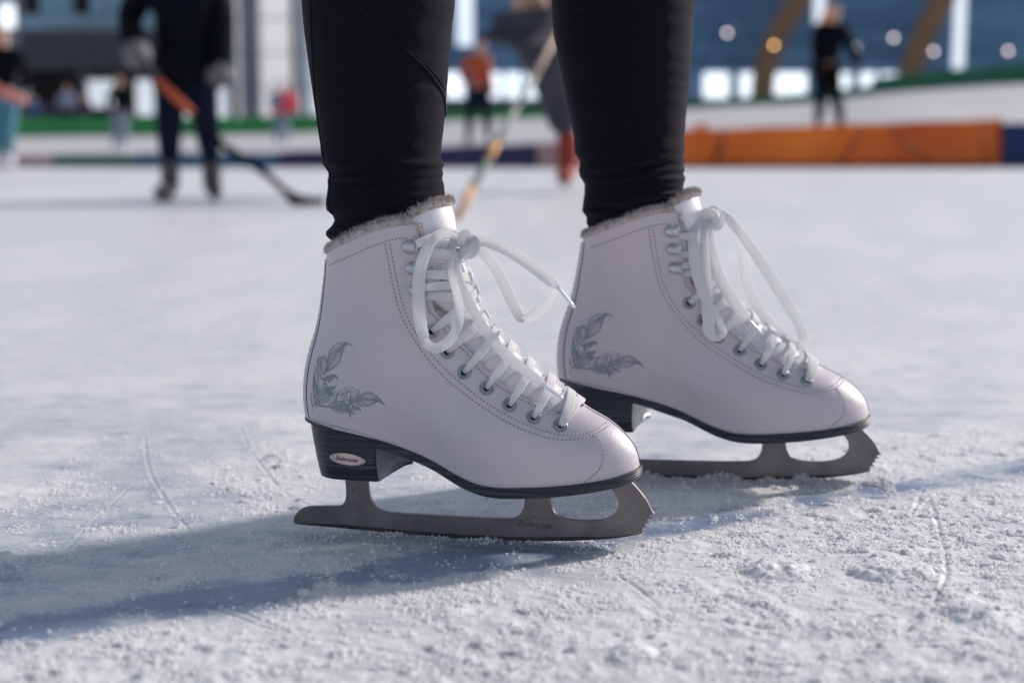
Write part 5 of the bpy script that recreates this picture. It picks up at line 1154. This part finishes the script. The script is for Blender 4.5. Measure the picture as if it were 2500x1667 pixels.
# skater in grey trousers between the legs
figure('hockey skater in grey trousers and red skates behind the two legs', 8.6, (1385, 468), 1.06,
    dict(pelvis=(1290, 10), waist=(1285, -80), chest=(1290, -170), neck=(1300, -260), head=(1310, -310), crown=(1312, -355), shL=(1240, -235), elL=(1335, -130), haL=(1372, 40, -.6), shR=(1370, -235), elR=(1420, -120), haR=(1385, 0, -.4), hipL=(1285, 40), knL=(1345, 185, -.1), anL=(1386, 335), toL=(1372, 462, -.2), hipR=(1330, 55, .1), knR=(1450, 200, .2), anR=(1500, 350, .4), toR=(1520, 455, .3)),
    (B['greyc'], B['greyc']), gloves=B['glove'], boots='redb', fat=1.1, fatl=1.65)
stick('wooden hockey stick with green and orange tape leaning between the legs', [(1372, 60), (1302, 193), (1260, 263), (1212, 352), (1192, 392), (1166, 438), (1152, 460), (1130, 505), (1112, 545)], [7.9, 7.2, 6.9, 6.5, 6.35, 6.15, 6.05, 5.85, 5.7], .0155,
    [plain('pale_wood', (.50, .40, .32)), plain('silver_tape', (.33, .34, .32)), plain('grey_green_tape', (.20, .24, .20)), plain('amber_tape', (.62, .30, .08)), plain('green_tape', (.08, .16, .12)), plain('dark_tape', (.10, .09, .08)), B['orange'] if False else plain('amber_wood', (.58, .27, .07)), plain('brown_wood', (.24, .11, .07))], [(1116, 538, 5.72), (1090, 548, 5.65), (1055, 552, 5.6)])
# small figures on the bank
def kid(label, px, top, foot, D_, cols, hat=None, hair=None, boots='black', lean=0, gap=18, over=None, fat=1.08, fatl=1.15):
    h = foot - top; y = lambda u: top + h * u; g = gap
    J_ = dict(pelvis=(px, y(.49)), waist=(px + lean * .4, y(.38)), chest=(px + lean, y(.26)), neck=(px + lean * 1.2, y(.17)), head=(px + lean * 1.5, y(.10)), crown=(px + lean * 1.6, y(.03)), shL=(px - h * .10 + lean, y(.21)), elL=(px - h * .15 + lean, y(.35)), haL=(px - h * .13, y(.47)), shR=(px + h * .10 + lean, y(.21)), elR=(px + h * .15 + lean, y(.35)), haR=(px + h * .14, y(.47)),
             hipL=(px - h * .05, y(.53)), knL=(px - g * .8, y(.73)), anL=(px - g, y(.91)), toL=(px - g + 4, foot, -.15), hipR=(px + h * .05, y(.53)), knR=(px + g * .8, y(.73)), anR=(px + g, y(.91)), toR=(px + g + 4, foot, -.15)); J_.update(over or {})
    return figure(label, D_, (px, foot), h / 3582 * D_ / 1.75, J_, cols, hat=hat, hair=hair, boots=boots, fat=fat, fatl=fatl)
kid('skater in dark jacket and pale jeans beside the pavilion', 293, 180, 378, 20.5, (B['black'], B['denim']), hair=B['dhair'], gap=12, boots='white')
k_ = kid('child in a red hooded coat in front of the white facade', 688, 198, 366, 22.0, (plain('vivid_red_cloth', (.75, .05, .09)), B['denim']), hat=plain('vivid_red_hood', (.75, .06, .07)), gap=13, lean=6, boots='white', fat=1.7)
kid('child in pink helmet and orange jacket between the legs', 1168, 92, 350, 19.2, (B['rust'], B['navyc']), hat=B['pinkh'], gap=24, lean=-2, over=dict(haR=(1202, 232), elR=(1192, 185), haL=(1140, 205), head=(1174, 118), crown=(1178, 100), toL=(1136, 350), toR=(1196, 348)))
kid('woman with long blonde hair dressed in black standing on the bank', 2018, 4, 322, 18.8, (B['black'], B['black']), hair=B['hair'], fat=1.35, gap=22, lean=10, over=dict(head=(2040, 34), crown=(2043, 12), neck=(2032, 60), elR=(2078, 118), haR=(2098, 165, -.1), elL=(1992, 128), haL=(2006, 178, -.15), knR=(2040, 235), anR=(2052, 292), toR=(2062, 320), knL=(2006, 240), anL=(1996, 296), toL=(2002, 322)))
kid('skater in teal trousers and white skates cut by the left edge', 8, 55, 416, 14.9, (B['black'], B['teal']), hair=B['dhair'], gap=16, boots='white')
kid('small child in blue by the pavilion counter', 82, 232, 336, 30, (B['bluebag'], B['navyc']), hat=B['bluebag'], gap=6)
kid('small child in lilac under the pavilion roof', 162, 205, 334, 30, (B['lilac'], B['navyc']), hat=B['lilac'], gap=7)
kid('small child in dark purple beside the pavilion post', 205, 225, 336, 30.3, (plain('plum_cloth', (.06, .02, .06)), B['navyc']), hair=B['dhair'], gap=6)
# unseen pole added past the right edge to cast the dark band
_az = math.atan2(.513, .809); pp = np.array([BAND0[0], BAND0[1], 0]) + np.array([math.cos(_az), math.sin(_az), 0]) * 2.0
e = empty('shadow_pole', pp, 0, 'slim dark unseen pole added at the right to cast the shadow band', 'pole'); mb = MB(); mb.lathe([(.045, 0), (.045, 1.9), (.035, 1.95), (.001, 1.96)], np.zeros(3), np.array([0, 0, 1.0]), 16); mb.build('post', B['frame'], e); mb = MB(); mb.lathe([(.11, 0), (.11, .02), (.03, .05)], np.zeros(3), np.array([0, 0, 1.0]), 24); mb.build('foot', B['slate'], e)
# teal satchel, pink glove band, ball, post
p = at(671, 246, 21.7); e = empty('satchel', p, 0, 'teal satchel hanging on the child in red', 'bag'); mb = MB(); mb.box((0, 0, 0), (.16, .08, .20)); s_ = mb.build('pouch', B['teal'], e, smooth=False); bv_ = s_.modifiers.new('b', 'BEVEL'); bv_.width = .03; bv_.segments = 3
mb = MB(); mb.tube(smooth_curve([(-.07, 0, .09), (-.02, .02, .26), (.10, .06, .34), (.14, .08, .26)], 20, 1), .012, 6); mb.build('strap', B['teal'], e)
e = stick('salmon pink hockey stick held low at the left edge', [(-40, 195), (0, 222), (30, 235), (60, 246)], [14.6, 14.5, 14.5, 14.5], .045, [plain('salmon', (.60, .20, .17))] * 3)
p = at(1713, 318, 17.7); bm = bmesh.new(); bmesh.ops.create_icosphere(bm, subdivisions=3, radius=.085); me = bpy.data.meshes.new('ball'); bm.to_mesh(me); bm.free(); me.materials.append(plain('orange_ball', (.85, .24, .12), .4)); me.polygons.foreach_set('use_smooth', [True] * len(me.polygons)); o = bpy.data.objects.new('ball', me); COL.objects.link(o); o.location = p; tag(o, 'orange ball resting on the snow above the orange pad', 'ball')
a_, b_ = at(2110, 300, 20.5), at(2143, 228, 20.5); e = empty('bollard', ((a_ + b_) / 2)[0:2].tolist() + [0], 0, 'grey bollard standing on the snow bank right of the woman', 'bollard'); mb = MB()
mb.lathe([(.085, a_[2] - .06), (.085, b_[2] - .05), (.065, b_[2]), (.002, b_[2] + .01)], np.zeros(3), np.array([0, 0, 1.0]), 16); mb.build('post', B['gravel'], e); mb = MB(); mb.lathe([(.0875, b_[2] - .14), (.0875, b_[2] - .08)], np.zeros(3), np.array([0, 0, 1.0]), 16); mb.build('band', B['frame'], e)
tag(near_skate, 'white figure skate nearest the camera, its lace loop blown out to the right', 'ice skate', 'pair of white figure skates'); tag(far_skate, 'white figure skate farther back, its lace loops hanging down over the instep', 'ice skate', 'pair of white figure skates')
near_skate.name = 'ice_skate'
# ------------------------------------------------------------------ light and world
SUN_AZ = math.atan2(.809, .513)     # sun stands right-behind: direction (+x, +y)
SUN_EL = R(24)
w = bpy.data.worlds.new('World'); scene.world = w; w.use_nodes = True
nt = w.node_tree; bg = nt.nodes['Background']; sky = nt.nodes.new('ShaderNodeTexSky'); sky.sky_type = 'NISHITA'; sky.sun_disc = False
sdir = Vector((math.sin(SUN_AZ) * math.cos(SUN_EL), math.cos(SUN_AZ) * math.cos(SUN_EL), math.sin(SUN_EL)))
sky.sun_elevation = SUN_EL; sky.sun_rotation = SUN_AZ; sky.altitude = 1600; sky.air_density = 1.0; sky.dust_density = 1.5
hs = nt.nodes.new('ShaderNodeHueSaturation'); hs.inputs['Saturation'].default_value = .60; nt.links.new(sky.outputs[0], hs.inputs['Color']); nt.links.new(hs.outputs[0], bg.inputs[0]); bg.inputs[1].default_value = .150
sl = bpy.data.lights.new('sun', 'SUN'); so = bpy.data.objects.new('sun', sl); COL.objects.link(so)
sl.energy = 4.6; sl.angle = R(4.0); sl.color = (1.0, .922, .855)
so.rotation_euler = sdir.to_track_quat('Z', 'Y').to_euler()
scene.view_settings.view_transform = 'Standard'; scene.view_settings.look = 'None'; scene.view_settings.exposure = 0
cam_data.dof.focus_distance = 1.11; cam_data.dof.aperture_fstop = 4.2
cam_data.dof.aperture_fstop = (cam_data.lens) / 12.4
scene.cycles.use_denoising = True
